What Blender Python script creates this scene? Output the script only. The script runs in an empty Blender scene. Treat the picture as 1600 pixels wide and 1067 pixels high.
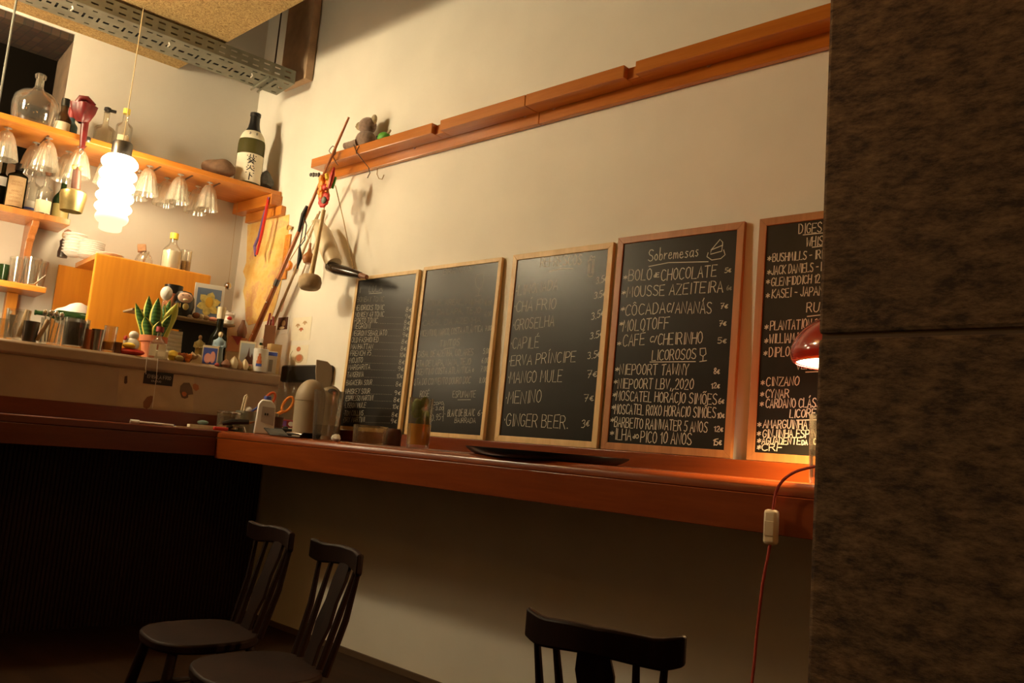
import bpy, math, random
from mathutils import Vector, Matrix
random.seed(7)
SC = bpy.context.scene
COL = SC.collection
PI = math.pi

# ------------------------------------------------------------------ camera
# The seated photographer: eye 1.157 m above the floor, 2.9 m from the long wall.
EYE = Vector((0.0, -2.9, 1.157))
FPX = 1280.0                       # focal length in pixels of a 1600 px wide frame
RC = ((0.74364663, 0.66344283, 0.08266379),
      (-0.02642405, 0.15271123, -0.98791753),
      (-0.66805049, 0.73247723, 0.13109403))      # rows: right, down, forward
rgt, dwn, fwd = (Vector(r) for r in RC)
cam_data = bpy.data.cameras.new('camera')
cam_data.sensor_fit = 'HORIZONTAL'
cam_data.sensor_width = 36.0
cam_data.lens = FPX / 1600.0 * 36.0
cam_data.clip_start = 0.05
cam_obj = bpy.data.objects.new('camera', cam_data)
COL.objects.link(cam_obj)
M3 = Matrix((rgt, -dwn, -fwd)).transposed()
cam_obj.matrix_world = Matrix.Translation(EYE) @ M3.to_4x4()
SC.camera = cam_obj

# ------------------------------------------------------------------ world, exposure, room light
w = bpy.data.worlds.new('night'); SC.world = w
w.use_nodes = True
w.node_tree.nodes['Background'].inputs[0].default_value = (1.0, 0.5, 0.2, 1)
w.node_tree.nodes['Background'].inputs[1].default_value = 0.0012
SC.view_settings.view_transform = 'Standard'
SC.view_settings.look = 'None'
SC.view_settings.exposure = 0.0
SC.view_settings.gamma = 1.0
SC.view_settings.use_curve_mapping = False
WARM = (1.0, 0.74, 0.40)
PO = 0.70                           # the row of pendants hangs this far out from the bar wall
PEND = 45.0                         # glow of the two near opal globes
KEY = 385.0                         # glow of the brighter globe over the far end of the bar


def lamp(name, kind, loc, energy, col=WARM, size=0.1, rot=None, **kw):
    l = bpy.data.lights.new(name, kind); l.energy = energy; l.color = col
    if kind in ('POINT', 'SPOT'):
        l.shadow_soft_size = size
    else:
        l.size = size
    for k, v in kw.items():
        setattr(l, k, v)
    o = bpy.data.objects.new(name, l); COL.objects.link(o); o.location = loc
    if rot is not None:
        o.rotation_euler = rot
    return o


# unseen warm fill added around the photographer; the first follows the counter's shadow line
AMBER = (1.0, 0.43, 0.085)
lamp('room_fill', 'POINT', (-2.2, -2.7, 2.75), 5.0, AMBER, 0.10)
lamp('room_fill', 'POINT', (-3.3, -4.6, 3.3), 8.0, AMBER, 0.15)
lamp('room_fill', 'POINT', (-0.9, -1.9, 2.9), 8.0, AMBER, 0.10)

# ------------------------------------------------------------------ frames of the two walls
# long wall: the plane y = 0.  bar wall: leaves the corner at an old-house angle.
CORNER = Vector((-5.352, 0, 0))
ANG = 1.4438452
EB = Vector((math.cos(ANG), math.sin(ANG), 0))      # along the bar wall, towards the corner
NB = Vector((EB.y, -EB.x, 0))                       # out of the bar wall, into the room
RB = math.atan2(NB.y, NB.x)


def BW(off, s, z):                 # point given by distance from bar wall, run along it, height
    return CORNER + NB * off + EB * s + Vector((0, 0, z))


def ray(px, py):
    return (rgt * ((px - 800) / FPX) + dwn * ((py - 533.5) / FPX) + fwd)


def PY(px, py, y):                 # sight line met with a plane parallel to the long wall
    d = ray(px, py); return EYE + d * ((y - EYE.y) / d.y)


def PB(px, py, off):               # sight line met with a plane parallel to the bar wall
    d = ray(px, py); t = (NB.dot(CORNER + NB * off - EYE)) / NB.dot(d); return EYE + d * t


def BS(px, py, off):               # same, as run along the bar wall and height
    p = PB(px, py, off); return EB.dot(p - CORNER), p.z


def ppm(p):
    return FPX / fwd.dot(p - EYE)


# ------------------------------------------------------------------ mesh builder
class MB:
    def __init__(s):
        s.v = []; s.f = []; s.mi = []

    def add(s, vs, fs, mi=0):
        b = len(s.v)
        s.v += [tuple(v) for v in vs]
        s.f += [tuple(b + i for i in f) for f in fs]
        s.mi += [mi] * len(fs)
        return s

    def box(s, x0, x1, y0, y1, z0, z1, mi=0, M=None):
        vs = [Vector((x, y, z)) for z in (z0, z1) for y in (y0, y1) for x in (x0, x1)]
        if M is not None:
            vs = [M @ v for v in vs]
        return s.add(vs, [(0, 2, 3, 1), (4, 5, 7, 6), (0, 1, 5, 4), (2, 6, 7, 3), (0, 4, 6, 2), (1, 3, 7, 5)], mi)

    def quad(s, a, b, c, d, mi=0):
        return s.add([a, b, c, d], [(0, 1, 2, 3)], mi)

    def lathe(s, prof, n=24, c=(0, 0, 0), mi=0, M=None, flute=None):
        c = Vector(c); vs = []; fs = []; rows = []
        for r, z in prof:
            if r < 1e-6:
                rows.append([len(vs)]); vs.append(Vector((0, 0, z)))
            else:
                row = []
                for i in range(n):
                    a = 2 * PI * i / n
                    k = 1.0 if flute is None else 1 + flute[0] * math.cos(flute[1] * a)
                    row.append(len(vs)); vs.append(Vector((r * k * math.cos(a), r * k * math.sin(a), z)))
                rows.append(row)
        for A, B in zip(rows, rows[1:]):
            if len(A) == 1 and len(B) == 1:
                continue
            for i in range(n):
                j = (i + 1) % n
                if len(A) == 1:
                    fs.append((A[0], B[j], B[i]))
                elif len(B) == 1:
                    fs.append((A[i], A[j], B[0]))
                else:
                    fs.append((A[i], A[j], B[j], B[i]))
        if M is not None:
            vs = [M @ v for v in vs]
        return s.add([v + c for v in vs], fs, mi)

    def ell(s, c, r, n=16, m=10, mi=0, M=None):
        prof = [(math.sin(PI * k / m), -math.cos(PI * k / m)) for k in range(m + 1)]
        prof[0] = (0, -1); prof[-1] = (0, 1)
        S = Matrix.Diagonal((r[0], r[1], r[2], 1))
        if M is not None:
            S = M @ S
        return s.lathe(prof, n, c, mi, S)

    def tube(s, pts, r, n=8, mi=0, cap=True):
        pts = [Vector(p) for p in pts]
        rs = r if isinstance(r, (list, tuple)) else [r] * len(pts)
        vs = []; fs = []; up = None
        for i, p in enumerate(pts):
            t = (pts[min(i + 1, len(pts) - 1)] - pts[max(i - 1, 0)]).normalized()
            if up is None:
                up = Vector((0, 0, 1)) if abs(t.z) < .9 else Vector((1, 0, 0))
            u = (up - t * up.dot(t)).normalized(); up = u; b = t.cross(u)
            for k in range(n):
                a = 2 * PI * k / n
                vs.append(p + (u * math.cos(a) + b * math.sin(a)) * rs[i])
        for i in range(len(pts) - 1):
            for k in range(n):
                l = (k + 1) % n
                fs.append((i * n + k, i * n + l, (i + 1) * n + l, (i + 1) * n + k))
        if cap:
            fs.append(tuple(range(n - 1, -1, -1)))
            fs.append(tuple((len(pts) - 1) * n + k for k in range(n)))
        return s.add(vs, fs, mi)

    def prism(s, poly, lo, hi, ax='y', mi=0, M=None):
        n = len(poly)
        def P(u, v, h):
            return Vector({'x': (h, u, v), 'y': (u, h, v), 'z': (u, v, h)}[ax])
        vs = [P(u, v, lo) for u, v in poly] + [P(u, v, hi) for u, v in poly]
        if M is not None:
            vs = [M @ v for v in vs]
        fs = [tuple(range(n)), tuple(range(2 * n - 1, n - 1, -1))]
        fs += [(i, n + i, n + (i + 1) % n, (i + 1) % n) for i in range(n)]
        return s.add(vs, fs, mi)

    def build(s, name, mat, parent=None, smooth=True, bevel=0, sharp=38, solid=0, sub=0):
        import bmesh
        me = bpy.data.meshes.new(name)
        me.from_pydata(s.v, [], s.f)
        mats = mat if isinstance(mat, (list, tuple)) else [mat]
        for m in mats:
            me.materials.append(m)
        me.polygons.foreach_set('material_index', s.mi)
        bm = bmesh.new(); bm.from_mesh(me)
        bmesh.ops.recalc_face_normals(bm, faces=bm.faces)
        bm.to_mesh(me); bm.free()
        if smooth:
            me.polygons.foreach_set('use_smooth', [True] * len(me.polygons))
            me.set_sharp_from_angle(angle=math.radians(sharp))
        me.update()
        o = bpy.data.objects.new(name, me); COL.objects.link(o)
        if parent is not None:
            o.parent = parent
        if solid:
            md = o.modifiers.new('solid', 'SOLIDIFY'); md.thickness = solid; md.offset = 0
        if bevel:
            md = o.modifiers.new('bevel', 'BEVEL'); md.width = bevel; md.segments = 2
            md.limit_method = 'ANGLE'; md.angle_limit = math.radians(40)
        if sub:
            md = o.modifiers.new('sub', 'SUBSURF'); md.levels = sub; md.render_levels = sub
        return o


def tag(o, label, cat, group=None):
    o['label'] = label; o['category'] = cat
    if group:
        o['group'] = group
    return o


def thing(name, label, cat, loc=(0, 0, 0), rz=0, group=None):
    o = bpy.data.objects.new(name, None); COL.objects.link(o)
    o.empty_display_size = 0.05
    o.location = loc; o.rotation_euler = (0, 0, rz)
    return tag(o, label, cat, group)


def struct(o):
    o['kind'] = 'structure'; return o


def place(o, loc, rz=0):
    o.location = loc; o.rotation_euler = (0, 0, rz); return o


def dup(root, loc, rz=None, label=None):
    r = root.copy(); COL.objects.link(r); r.location = loc
    if rz is not None:
        r.rotation_euler = (0, 0, rz)
    if label:
        r['label'] = label
    for ch in list(root.children):
        c = ch.copy(); COL.objects.link(c); c.parent = r
        for g in list(ch.children):
            d = g.copy(); COL.objects.link(d); d.parent = c
    return r


def lift(o, mb_z=0):
    return o


# ------------------------------------------------------------------ materials
def new_mat(name):
    m = bpy.data.materials.new(name); m.use_nodes = True
    nt = m.node_tree; b = nt.nodes['Principled BSDF']
    return m, nt, b


def plain(name, col, rough=0.6, metal=0.0, noise=0.0, nscale=30, bump=0.0, spec=0.5, coat=0.0, sheen=0.0):
    m, nt, b = new_mat(name)
    b.inputs['Base Color'].default_value = (*col, 1)
    b.inputs['Roughness'].default_value = rough
    b.inputs['Metallic'].default_value = metal
    b.inputs['Specular IOR Level'].default_value = spec
    b.inputs['Coat Weight'].default_value = coat
    b.inputs['Sheen Weight'].default_value = sheen
    if noise or bump:
        tc = nt.nodes.new('ShaderNodeTexCoord'); n = nt.nodes.new('ShaderNodeTexNoise')
        n.inputs['Scale'].default_value = nscale; n.inputs['Detail'].default_value = 5
        nt.links.new(tc.outputs['Object'], n.inputs['Vector'])
        if noise:
            r = nt.nodes.new('ShaderNodeValToRGB')
            r.color_ramp.elements[0].position = .3; r.color_ramp.elements[1].position = .7
            r.color_ramp.elements[0].color = (*[c * (1 - noise) for c in col], 1)
            r.color_ramp.elements[1].color = (*[min(1, c * (1 + noise * .6)) for c in col], 1)
            nt.links.new(n.outputs['Fac'], r.inputs['Fac']); nt.links.new(r.outputs['Color'], b.inputs['Base Color'])
        if bump:
            bp = nt.nodes.new('ShaderNodeBump'); bp.inputs['Strength'].default_value = bump
            bp.inputs['Distance'].default_value = .01
            nt.links.new(n.outputs['Fac'], bp.inputs['Height']); nt.links.new(bp.outputs['Normal'], b.inputs['Normal'])
    return m


def wood(name, a, b_, axis='y', rough=0.4, scale=9.0, coat=0.0, stretch=0.07, spec=.5):
    m, nt, b = new_mat(name)
    tc = nt.nodes.new('ShaderNodeTexCoord'); mp = nt.nodes.new('ShaderNodeMapping')
    sc = {'x': (stretch, 1, 1), 'y': (1, stretch, 1), 'z': (1, 1, stretch)}[axis]
    mp.inputs['Scale'].default_value = sc
    n = nt.nodes.new('ShaderNodeTexNoise'); n.inputs['Scale'].default_value = scale * 2.2
    n.inputs['Detail'].default_value = 7; n.inputs['Distortion'].default_value = .9
    n2 = nt.nodes.new('ShaderNodeTexNoise'); n2.inputs['Scale'].default_value = scale * 11
    n2.inputs['Detail'].default_value = 3
    mx = nt.nodes.new('ShaderNodeMix'); mx.inputs['Factor'].default_value = .3
    r = nt.nodes.new('ShaderNodeValToRGB')
    r.color_ramp.elements[0].position = .3; r.color_ramp.elements[0].color = (*a, 1)
    r.color_ramp.elements[1].position = .68; r.color_ramp.elements[1].color = (*b_, 1)
    L = nt.links.new
    L(tc.outputs['Object'], mp.inputs['Vector']); L(mp.outputs['Vector'], n.inputs['Vector']); L(mp.outputs['Vector'], n2.inputs['Vector'])
    L(n.outputs['Fac'], mx.inputs[2]); L(n2.outputs['Fac'], mx.inputs[3]); L(mx.outputs[0], r.inputs['Fac'])
    L(r.outputs['Color'], b.inputs['Base Color'])
    bp = nt.nodes.new('ShaderNodeBump'); bp.inputs['Strength'].default_value = .12; bp.inputs['Distance'].default_value = .003
    L(mx.outputs[0], bp.inputs['Height']); L(bp.outputs['Normal'], b.inputs['Normal'])
    b.inputs['Roughness'].default_value = rough; b.inputs['Coat Weight'].default_value = coat
    b.inputs['Specular IOR Level'].default_value = spec
    b.inputs['Coat Roughness'].default_value = .15
    return m


def glass(name, tint=(1, 1, 1), gloss=0.14, body=None, bodyw=0.0):
    """thin blown glass: see-through with mirror glints at the rims"""
    m = bpy.data.materials.new(name); m.use_nodes = True; nt = m.node_tree
    nt.nodes.clear()
    out = nt.nodes.new('ShaderNodeOutputMaterial'); tr = nt.nodes.new('ShaderNodeBsdfTransparent')
    tr.inputs[0].default_value = (*tint, 1)
    gl = nt.nodes.new('ShaderNodeBsdfGlossy'); gl.inputs['Roughness'].default_value = .04
    lw = nt.nodes.new('ShaderNodeLayerWeight'); lw.inputs['Blend'].default_value = .25
    mt = nt.nodes.new('ShaderNodeMath'); mt.operation = 'MULTIPLY_ADD'
    mt.inputs[1].default_value = .5; mt.inputs[2].default_value = gloss * .5
    cl = nt.nodes.new('ShaderNodeClamp')
    mix = nt.nodes.new('ShaderNodeMixShader'); L = nt.links.new
    L(lw.outputs['Fresnel'], mt.inputs[0]); L(mt.outputs[0], cl.inputs[0]); L(cl.outputs[0], mix.inputs[0])
    L(tr.outputs[0], mix.inputs[1]); L(gl.outputs[0], mix.inputs[2])
    last = mix
    if body:
        df = nt.nodes.new('ShaderNodeBsdfDiffuse'); df.inputs[0].default_value = (*body, 1)
        m2 = nt.nodes.new('ShaderNodeMixShader'); m2.inputs[0].default_value = bodyw
        L(mix.outputs[0], m2.inputs[1]); L(df.outputs[0], m2.inputs[2]); last = m2
    L(last.outputs[0], out.inputs[0])
    return m


def emit(name, col, strength):
    m = bpy.data.materials.new(name); m.use_nodes = True; nt = m.node_tree; nt.nodes.clear()
    out = nt.nodes.new('ShaderNodeOutputMaterial'); e = nt.nodes.new('ShaderNodeEmission')
    e.inputs[0].default_value = (*col, 1); e.inputs[1].default_value = strength
    nt.links.new(e.outputs[0], out.inputs[0]); return m


M = {}
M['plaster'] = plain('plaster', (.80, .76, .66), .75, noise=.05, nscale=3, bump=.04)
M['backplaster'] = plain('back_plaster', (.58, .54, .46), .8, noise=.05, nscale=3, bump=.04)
M['barplaster'] = plain('bar_plaster', (.44, .33, .235), .7, noise=.14, nscale=4, bump=.15)
M['pine'] = wood('pine', (.52, .165, .018), (.68, .25, .035), 'y', .34, coat=.25)
M['pine_z'] = wood('pine_upright', (.66, .235, .016), (.80, .33, .028), 'z', .4, 6, coat=.2)
M['pine_x'] = wood('pine_along', (.52, .16, .018), (.66, .24, .03), 'x', .3, coat=.3)
M['darkpine'] = wood('stained_pine', (.34, .115, .03), (.52, .20, .05), 'z', .35, coat=.3)
M['mahog'] = wood('mahogany', (.145, .026, .004), (.22, .046, .007), 'x', .27, 8, coat=.12)
M['mahog_b'] = wood('mahogany_bar', (.11, .021, .006), (.16, .034, .009), 'y', .28, 8, coat=.12)
M['palewood'] = wood('pale_frame_wood', (.60, .40, .17), (.76, .54, .26), 'z', .5)
M['brownwood'] = wood('brown_frame_wood', (.32, .125, .035), (.46, .20, .06), 'z', .45)
M['chairwood'] = wood('dark_chair_wood', (.008, .0027, .0016), (.018, .0064, .003), 'z', .55, spec=.12)
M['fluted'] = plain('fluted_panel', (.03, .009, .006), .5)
M['chalkboard'] = plain('chalkboard', (.015, .014, .011), .31, noise=.35, nscale=5, spec=.28)
M['chalk'] = plain('chalk', (.62, .59, .50), .9)
M['chalk_faint'] = plain('faint_chalk', (.24, .225, .18), .9)
M['chalk_dim'] = plain('dim_chalk', (.50, .48, .40), .9)
M['smear'] = plain('wet_board', (.006, .006, .006), .4)
M['metal'] = plain('galvanised', (.25, .25, .20), .5, .55, noise=.2, nscale=12)
M['rust'] = plain('painted_tray', (.55, .37, .23), .5, .1, noise=.3, nscale=7)
M['steel'] = plain('steel', (.62, .60, .56), .22, 1.0)
M['darksteel'] = plain('dark_steel', (.16, .15, .14), .3, .9)
M['copper'] = plain('copper', (.55, .24, .12), .3, 1.0)
M['brass'] = plain('brass', (.75, .52, .18), .3, 1.0)
M['black'] = plain('black_plastic', (.008, .008, .008), .35)
M['blackmatt'] = plain('black_matt', (.012, .012, .012), .75)
M['white'] = plain('white_glaze', (.80, .78, .72), .3)
M['whitep'] = plain('white_plastic', (.80, .78, .74), .45)
M['paper'] = plain('paper', (.80, .74, .58), .85, noise=.05, nscale=20)
M['cream'] = plain('cream', (.78, .68, .46), .7)
M['red'] = plain('red', (.55, .03, .02), .4)
M['deepred'] = plain('deep_red', (.30, .03, .03), .55)
M['orange'] = plain('orange', (.85, .28, .03), .5)
M['yellow'] = plain('yellow', (.85, .62, .06), .5)
M['green'] = plain('green', (.10, .38, .04), .55)
M['blue'] = plain('blue', (.06, .10, .45), .5)
M['paleblue'] = plain('pale_blue', (.28, .42, .52), .5)
M['pink'] = plain('pink', (.80, .38, .32), .6)
M['brown'] = plain('brown', (.22, .09, .04), .55)
M['tan'] = plain('tan', (.48, .32, .16), .6, noise=.15)
M['olive'] = plain('olive', (.35, .28, .09), .5)
M['gold'] = plain('gold', (.75, .50, .14), .35, .8)
M['terracotta'] = plain('terracotta', (.52, .17, .07), .8, noise=.12)
M['stone'] = plain('brown_stone', (.20, .11, .06), .8, noise=.3, nscale=25, bump=.2)
M['rock'] = plain('grey_rock', (.075, .07, .06), .55, noise=.4, nscale=18, bump=.4)
M['beige'] = plain('beige_plastic', (.33, .26, .17), .5)
M['beige_shade'] = plain('shaded_beige_plastic', (.25, .19, .12), .5)  # darker copy of the beige, painting shade onto the rear dome
M['cork'] = plain('cork', (.38, .19, .09), .85, noise=.2, nscale=60)
M['fabric'] = plain('plush', (.27, .18, .13), .95, noise=.25, nscale=60, bump=.4, sheen=.4)
M['fabric_l'] = plain('pale_plush', (.48, .38, .22), .95, noise=.2, nscale=60, bump=.4, sheen=.4)
M['felt'] = plain('felt', (.42, .31, .18), .95, noise=.12, nscale=40)
M['funnel'] = plain('worn_red_leather', (.11, .006, .006), .4, noise=.4, nscale=25)
M['leather'] = plain('leather', (.10, .035, .02), .5, noise=.2, nscale=30)
M['rope'] = plain('rope', (.40, .27, .12), .9)
M['darkcord'] = plain('dark_cord', (.07, .04, .02), .8)
M['redcord'] = plain('red_cord', (.40, .05, .03), .7)
M['cable'] = plain('grey_cable', (.12, .12, .10), .6)
M['cream_cord'] = plain('cream_cord', (.55, .42, .22), .7)
M['glass'] = glass('clear_glass', (.96, .95, .91), .2, body=(.85, .82, .74), bodyw=.03)
M['cutglass'] = glass('fluted_glass', (.97, .96, .92), .4, body=(.90, .85, .72), bodyw=.17)  # pale body paints in lamp light refracted by the glass
M['glass_amber'] = glass('brown_glass', (.42, .22, .10), body=(.05, .03, .015), bodyw=.45)
M['glass_green'] = glass('green_glass', (.10, .20, .06), body=(.02, .05, .015), bodyw=.6)
M['glass_dark'] = glass('dark_bottle_glass', (.05, .05, .03), body=(.012, .012, .006), bodyw=.85)
M['glass_sake'] = glass('sake_glass', (.30, .27, .10), body=(.10, .09, .03), bodyw=.6)
M['glass_frost'] = glass('cloudy_glass', (.86, .82, .72), body=(.6, .55, .45), bodyw=.10)
M['water'] = glass('water', (.92, .92, .88), .08)
M['juice'] = glass('amber_drink', (.95, .50, .08), body=(.95, .52, .04), bodyw=.8)
M['bulbwhite'] = emit('lamp_inner_glow', (1.0, .80, .52), 14.0)
# =================================================================== SETTING
H = 4.35


def wallq(name, pts, mat):
    mb = MB(); mb.quad(*pts); return struct(mb.build(name, mat, smooth=False))


# floor: dark boards
M['floor'] = wood('floor_boards', (.022, .010, .005), (.04, .018, .008), 'x', .65, 5, spec=.15)
mb = MB(); mb.box(-6.6, 2.6, -7.2, .14, -.06, 0)
struct(mb.build('floor', M['floor'], smooth=False))
M['ceilplain'] = plain('ceiling_paint', (.55, .48, .36), .9)
mb = MB(); mb.box(-6.6, 2.6, -7.2, .14, H, H + .08)
struct(mb.build('ceiling', M['ceilplain'], smooth=False))
# long wall with a shallow plaster step behind the boards
mb = MB(); mb.box(-6.2, 2.6, 0, .14, 0, H)
struct(mb.build('wall_right', M['plaster'], smooth=False))
# other two walls close the room behind the photographer
M['dimwall'] = plain('room_wall', (.30, .22, .14), .9)
mb = MB(); mb.box(2.5, 2.6, -7.2, 0, 0, H)
struct(mb.build('wall_front', M['dimwall'], smooth=False))
mb = MB(); mb.box(-6.6, 2.6, -7.3, -7.2, 0, H)
struct(mb.build('wall_left', M['dimwall'], smooth=False))
# bar wall with a deep dark opening high on the left
s_n, z_n0, z_n1 = -1.232, 2.62, 3.545
bar_end = -7.6


def bq(mb, o0, o1, s0, s1, z0, z1, mi=0):       # box in bar-wall coordinates
    vs = [BW(o, s, z) for z in (z0, z1) for s in (s0, s1) for o in (o0, o1)]
    mb.add(vs, [(0, 2, 3, 1), (4, 5, 7, 6), (0, 1, 5, 4), (2, 6, 7, 3), (0, 4, 6, 2), (1, 3, 7, 5)], mi)
    return mb


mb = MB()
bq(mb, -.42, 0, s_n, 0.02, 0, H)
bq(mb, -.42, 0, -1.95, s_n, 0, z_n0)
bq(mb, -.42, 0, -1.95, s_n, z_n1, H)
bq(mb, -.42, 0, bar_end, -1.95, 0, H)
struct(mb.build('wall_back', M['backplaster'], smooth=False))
# brick lining of the opening
m, nt, b = new_mat('old_brick')
tc = nt.nodes.new('ShaderNodeTexCoord'); bk = nt.nodes.new('ShaderNodeTexBrick'); nz = nt.nodes.new('ShaderNodeTexNoise')
bk.inputs['Scale'].default_value = 5; bk.inputs['Color1'].default_value = (.07, .036, .016, 1)
bk.inputs['Color2'].default_value = (.035, .018, .009, 1); bk.inputs['Mortar'].default_value = (.025, .016, .01, 1)
nz.inputs['Scale'].default_value = 9
mx = nt.nodes.new('ShaderNodeMix'); mx.data_type = 'RGBA'; mx.blend_type = 'MULTIPLY'; mx.inputs['Factor'].default_value = .7
nt.links.new(tc.outputs['Object'], bk.inputs['Vector']); nt.links.new(bk.outputs['Color'], mx.inputs[6])
nt.links.new(nz.outputs['Color'], mx.inputs[7]); nt.links.new(mx.outputs[2], b.inputs['Base Color'])
b.inputs['Roughness'].default_value = .9
M['brick'] = m
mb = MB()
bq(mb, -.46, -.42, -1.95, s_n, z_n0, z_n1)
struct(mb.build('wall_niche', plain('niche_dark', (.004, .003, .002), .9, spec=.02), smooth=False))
mb = MB()
bq(mb, -.418, -.004, -1.945, s_n - .005, z_n1 - .05, z_n1 - .004)
struct(mb.build('trim_1', M['brick'], smooth=False))
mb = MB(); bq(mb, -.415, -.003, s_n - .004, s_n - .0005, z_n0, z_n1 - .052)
struct(mb.build('trim_shade', plain('shaded_reveal', (.13, .085, .05), .9, noise=.3, nscale=8), smooth=False))  # dark lining added to paint shade onto the reveal
# suspended wood-wool ceiling panel over the bar, its edge short of the long wall
m, nt, b = new_mat('wood_wool')
tc = nt.nodes.new('ShaderNodeTexCoord'); n = nt.nodes.new('ShaderNodeTexNoise'); r = nt.nodes.new('ShaderNodeValToRGB')
n.inputs['Scale'].default_value = 42; n.inputs['Detail'].default_value = 8; n.inputs['Distortion'].default_value = 2.5
r.color_ramp.elements[0].position = .36; r.color_ramp.elements[0].color = (.23, .145, .05, 1)
r.color_ramp.elements[1].position = .62; r.color_ramp.elements[1].color = (.46, .32, .13, 1)
bp = nt.nodes.new('ShaderNodeBump'); bp.inputs['Strength'].default_value = .5; bp.inputs['Distance'].default_value = .01
nt.links.new(tc.outputs['Object'], n.inputs['Vector']); nt.links.new(n.outputs['Fac'], r.inputs['Fac'])
nt.links.new(r.outputs['Color'], b.inputs['Base Color']); nt.links.new(n.outputs['Fac'], bp.inputs['Height'])
nt.links.new(bp.outputs['Normal'], b.inputs['Normal']); b.inputs['Roughness'].default_value = .95
M['woodwool'] = m
mb = MB()
zc = 3.56
P0 = BW(0.0, -.585, 0); x1 = 1.0
L0 = BW(0.0, -6.8, 0)
poly = [(P0.x + .001, P0.y), (x1, -.635), (x1, -7.0), (L0.x + .001, -7.0)]
mb.prism(poly, zc, zc + .05, 'z')
struct(mb.build('ceiling_panel', M['woodwool'], smooth=False))
# skirting where the long wall meets the floor
mb = MB(); mb.box(-5.3, 2.5, -.012, 0, 0, .03)
struct(mb.build('baseboard_right', plain('skirting', (.10, .06, .03), .7), smooth=False))

# granite pillar in the foreground
m, nt, b = new_mat('granite')
tc = nt.nodes.new('ShaderNodeTexCoord'); n = nt.nodes.new('ShaderNodeTexNoise'); n2 = nt.nodes.new('ShaderNodeTexNoise')
mp = nt.nodes.new('ShaderNodeMapping'); mp.inputs['Rotation'].default_value = (0, -.55, 0); mp.inputs['Scale'].default_value = (.5, 1, 1.15)
n.inputs['Scale'].default_value = 100; n.inputs['Detail'].default_value = 8; n.inputs['Roughness'].default_value = .75
n2.inputs['Scale'].default_value = 34; n2.inputs['Detail'].default_value = 4
mx = nt.nodes.new('ShaderNodeMix'); mx.inputs['Factor'].default_value = .42
r = nt.nodes.new('ShaderNodeValToRGB')
r.color_ramp.elements[0].position = .41; r.color_ramp.elements[0].color = (.046, .022, .011, 1)
r.color_ramp.elements[1].position = .61; r.color_ramp.elements[1].color = (.26, .162, .077, 1)
bp = nt.nodes.new('ShaderNodeBump'); bp.inputs['Strength'].default_value = .9; bp.inputs['Distance'].default_value = .012
L = nt.links.new
L(tc.outputs['Object'], mp.inputs[0]); L(mp.outputs[0], n.inputs['Vector']); L(mp.outputs[0], n2.inputs['Vector'])
L(n.outputs['Fac'], mx.inputs[2]); L(n2.outputs['Fac'], mx.inputs[3]); L(mx.outputs[0], r.inputs['Fac'])
L(r.outputs['Color'], b.inputs['Base Color']); L(mx.outputs[0], bp.inputs['Height']); L(bp.outputs['Normal'], b.inputs['Normal'])
b.inputs['Roughness'].default_value = .85
M['granite'] = m
COLX = -.598
pil = thing('stone_pillar', 'rough brown granite pillar filling the right edge, hiding the end of the counter', 'pillar', (COLX + .5, -1.05, 0))
zj = 1.415
mb = MB(); mb.box(-.5, .5, -.35, .25, 0, zj - .004)
mb.build('block', M['granite'], pil, smooth=False, bevel=.008)
mb = MB(); mb.box(-.5, .5, -.35, .25, zj + .004, H - .002)
mb.build('block', M['granite'], pil, smooth=False, bevel=.008)
mb = MB(); mb.box(-.494, .494, -.344, .244, zj - .006, zj + .006)
mb.build('mortar_joint', plain('mortar', (.16, .11, .07), .9), pil, smooth=False)

# =================================================================== COUNTERS
ZT = 1.131                         # worktop height
ZF = .980                          # bottom of the deep front edge
YF = -.60                          # front edge of the wall counter
CX = -4.225                        # where it meets the bar
YU = -.065                         # front of the upstand
ct = thing('wall_counter', 'long mahogany counter along the white wall under the chalkboards', 'counter', (0, 0, 0))
mb = MB()
mb.prism([(YF, ZT - .019), (YF + .004, ZT - .013), (YF + .020, ZT - .001), (YF + .026, ZT), (YU, ZT), (YU, ZT - .04), (YF, ZT - .04)], CX + .002, 1.6, 'x')
mb.build('worktop', M['mahog'], ct, bevel=.003)
mb = MB(); mb.box(CX + .002, 1.6, YF, YF + .035, ZF, ZT - .0405)
mb.build('front_edge', M['mahog'], ct, bevel=.002)
mb = MB(); mb.box(-4.42, 1.6, YU, -.001, ZT - .04, 1.192)
mb.build('upstand', M['mahog'], ct, bevel=.003)
# the bar: worktop, front edge and a fluted dark front
bc = thing('bar_counter', 'dark mahogany bar at left with deep front edge and fluted front panel', 'bar counter', (0, 0, 0))
corner = Vector((CX, YF, 0))
OC = NB.dot(corner - CORNER); SCN = EB.dot(corner - CORNER)
mb = MB()


def bprism(mb, pts, z0, z1):
    n = len(pts); vs = [(p[0], p[1], z0) for p in pts] + [(p[0], p[1], z1) for p in pts]
    mb.add(vs, [tuple(range(n)), tuple(range(2 * n - 1, n - 1, -1))] + [(i, (i + 1) % n, n + (i + 1) % n, n + i) for i in range(n)])


A0 = BW(OC, SCN, 0); A1 = BW(OC, -6.2, 0); A2 = BW(.975, -6.2, 0); A3 = BW(.975, SCN + .5, 0)
A4 = Vector((CX, YU - .001, 0))
def s_wall(o, y=-.002):
    return (y - NB.y * o) / EB.y


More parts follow.
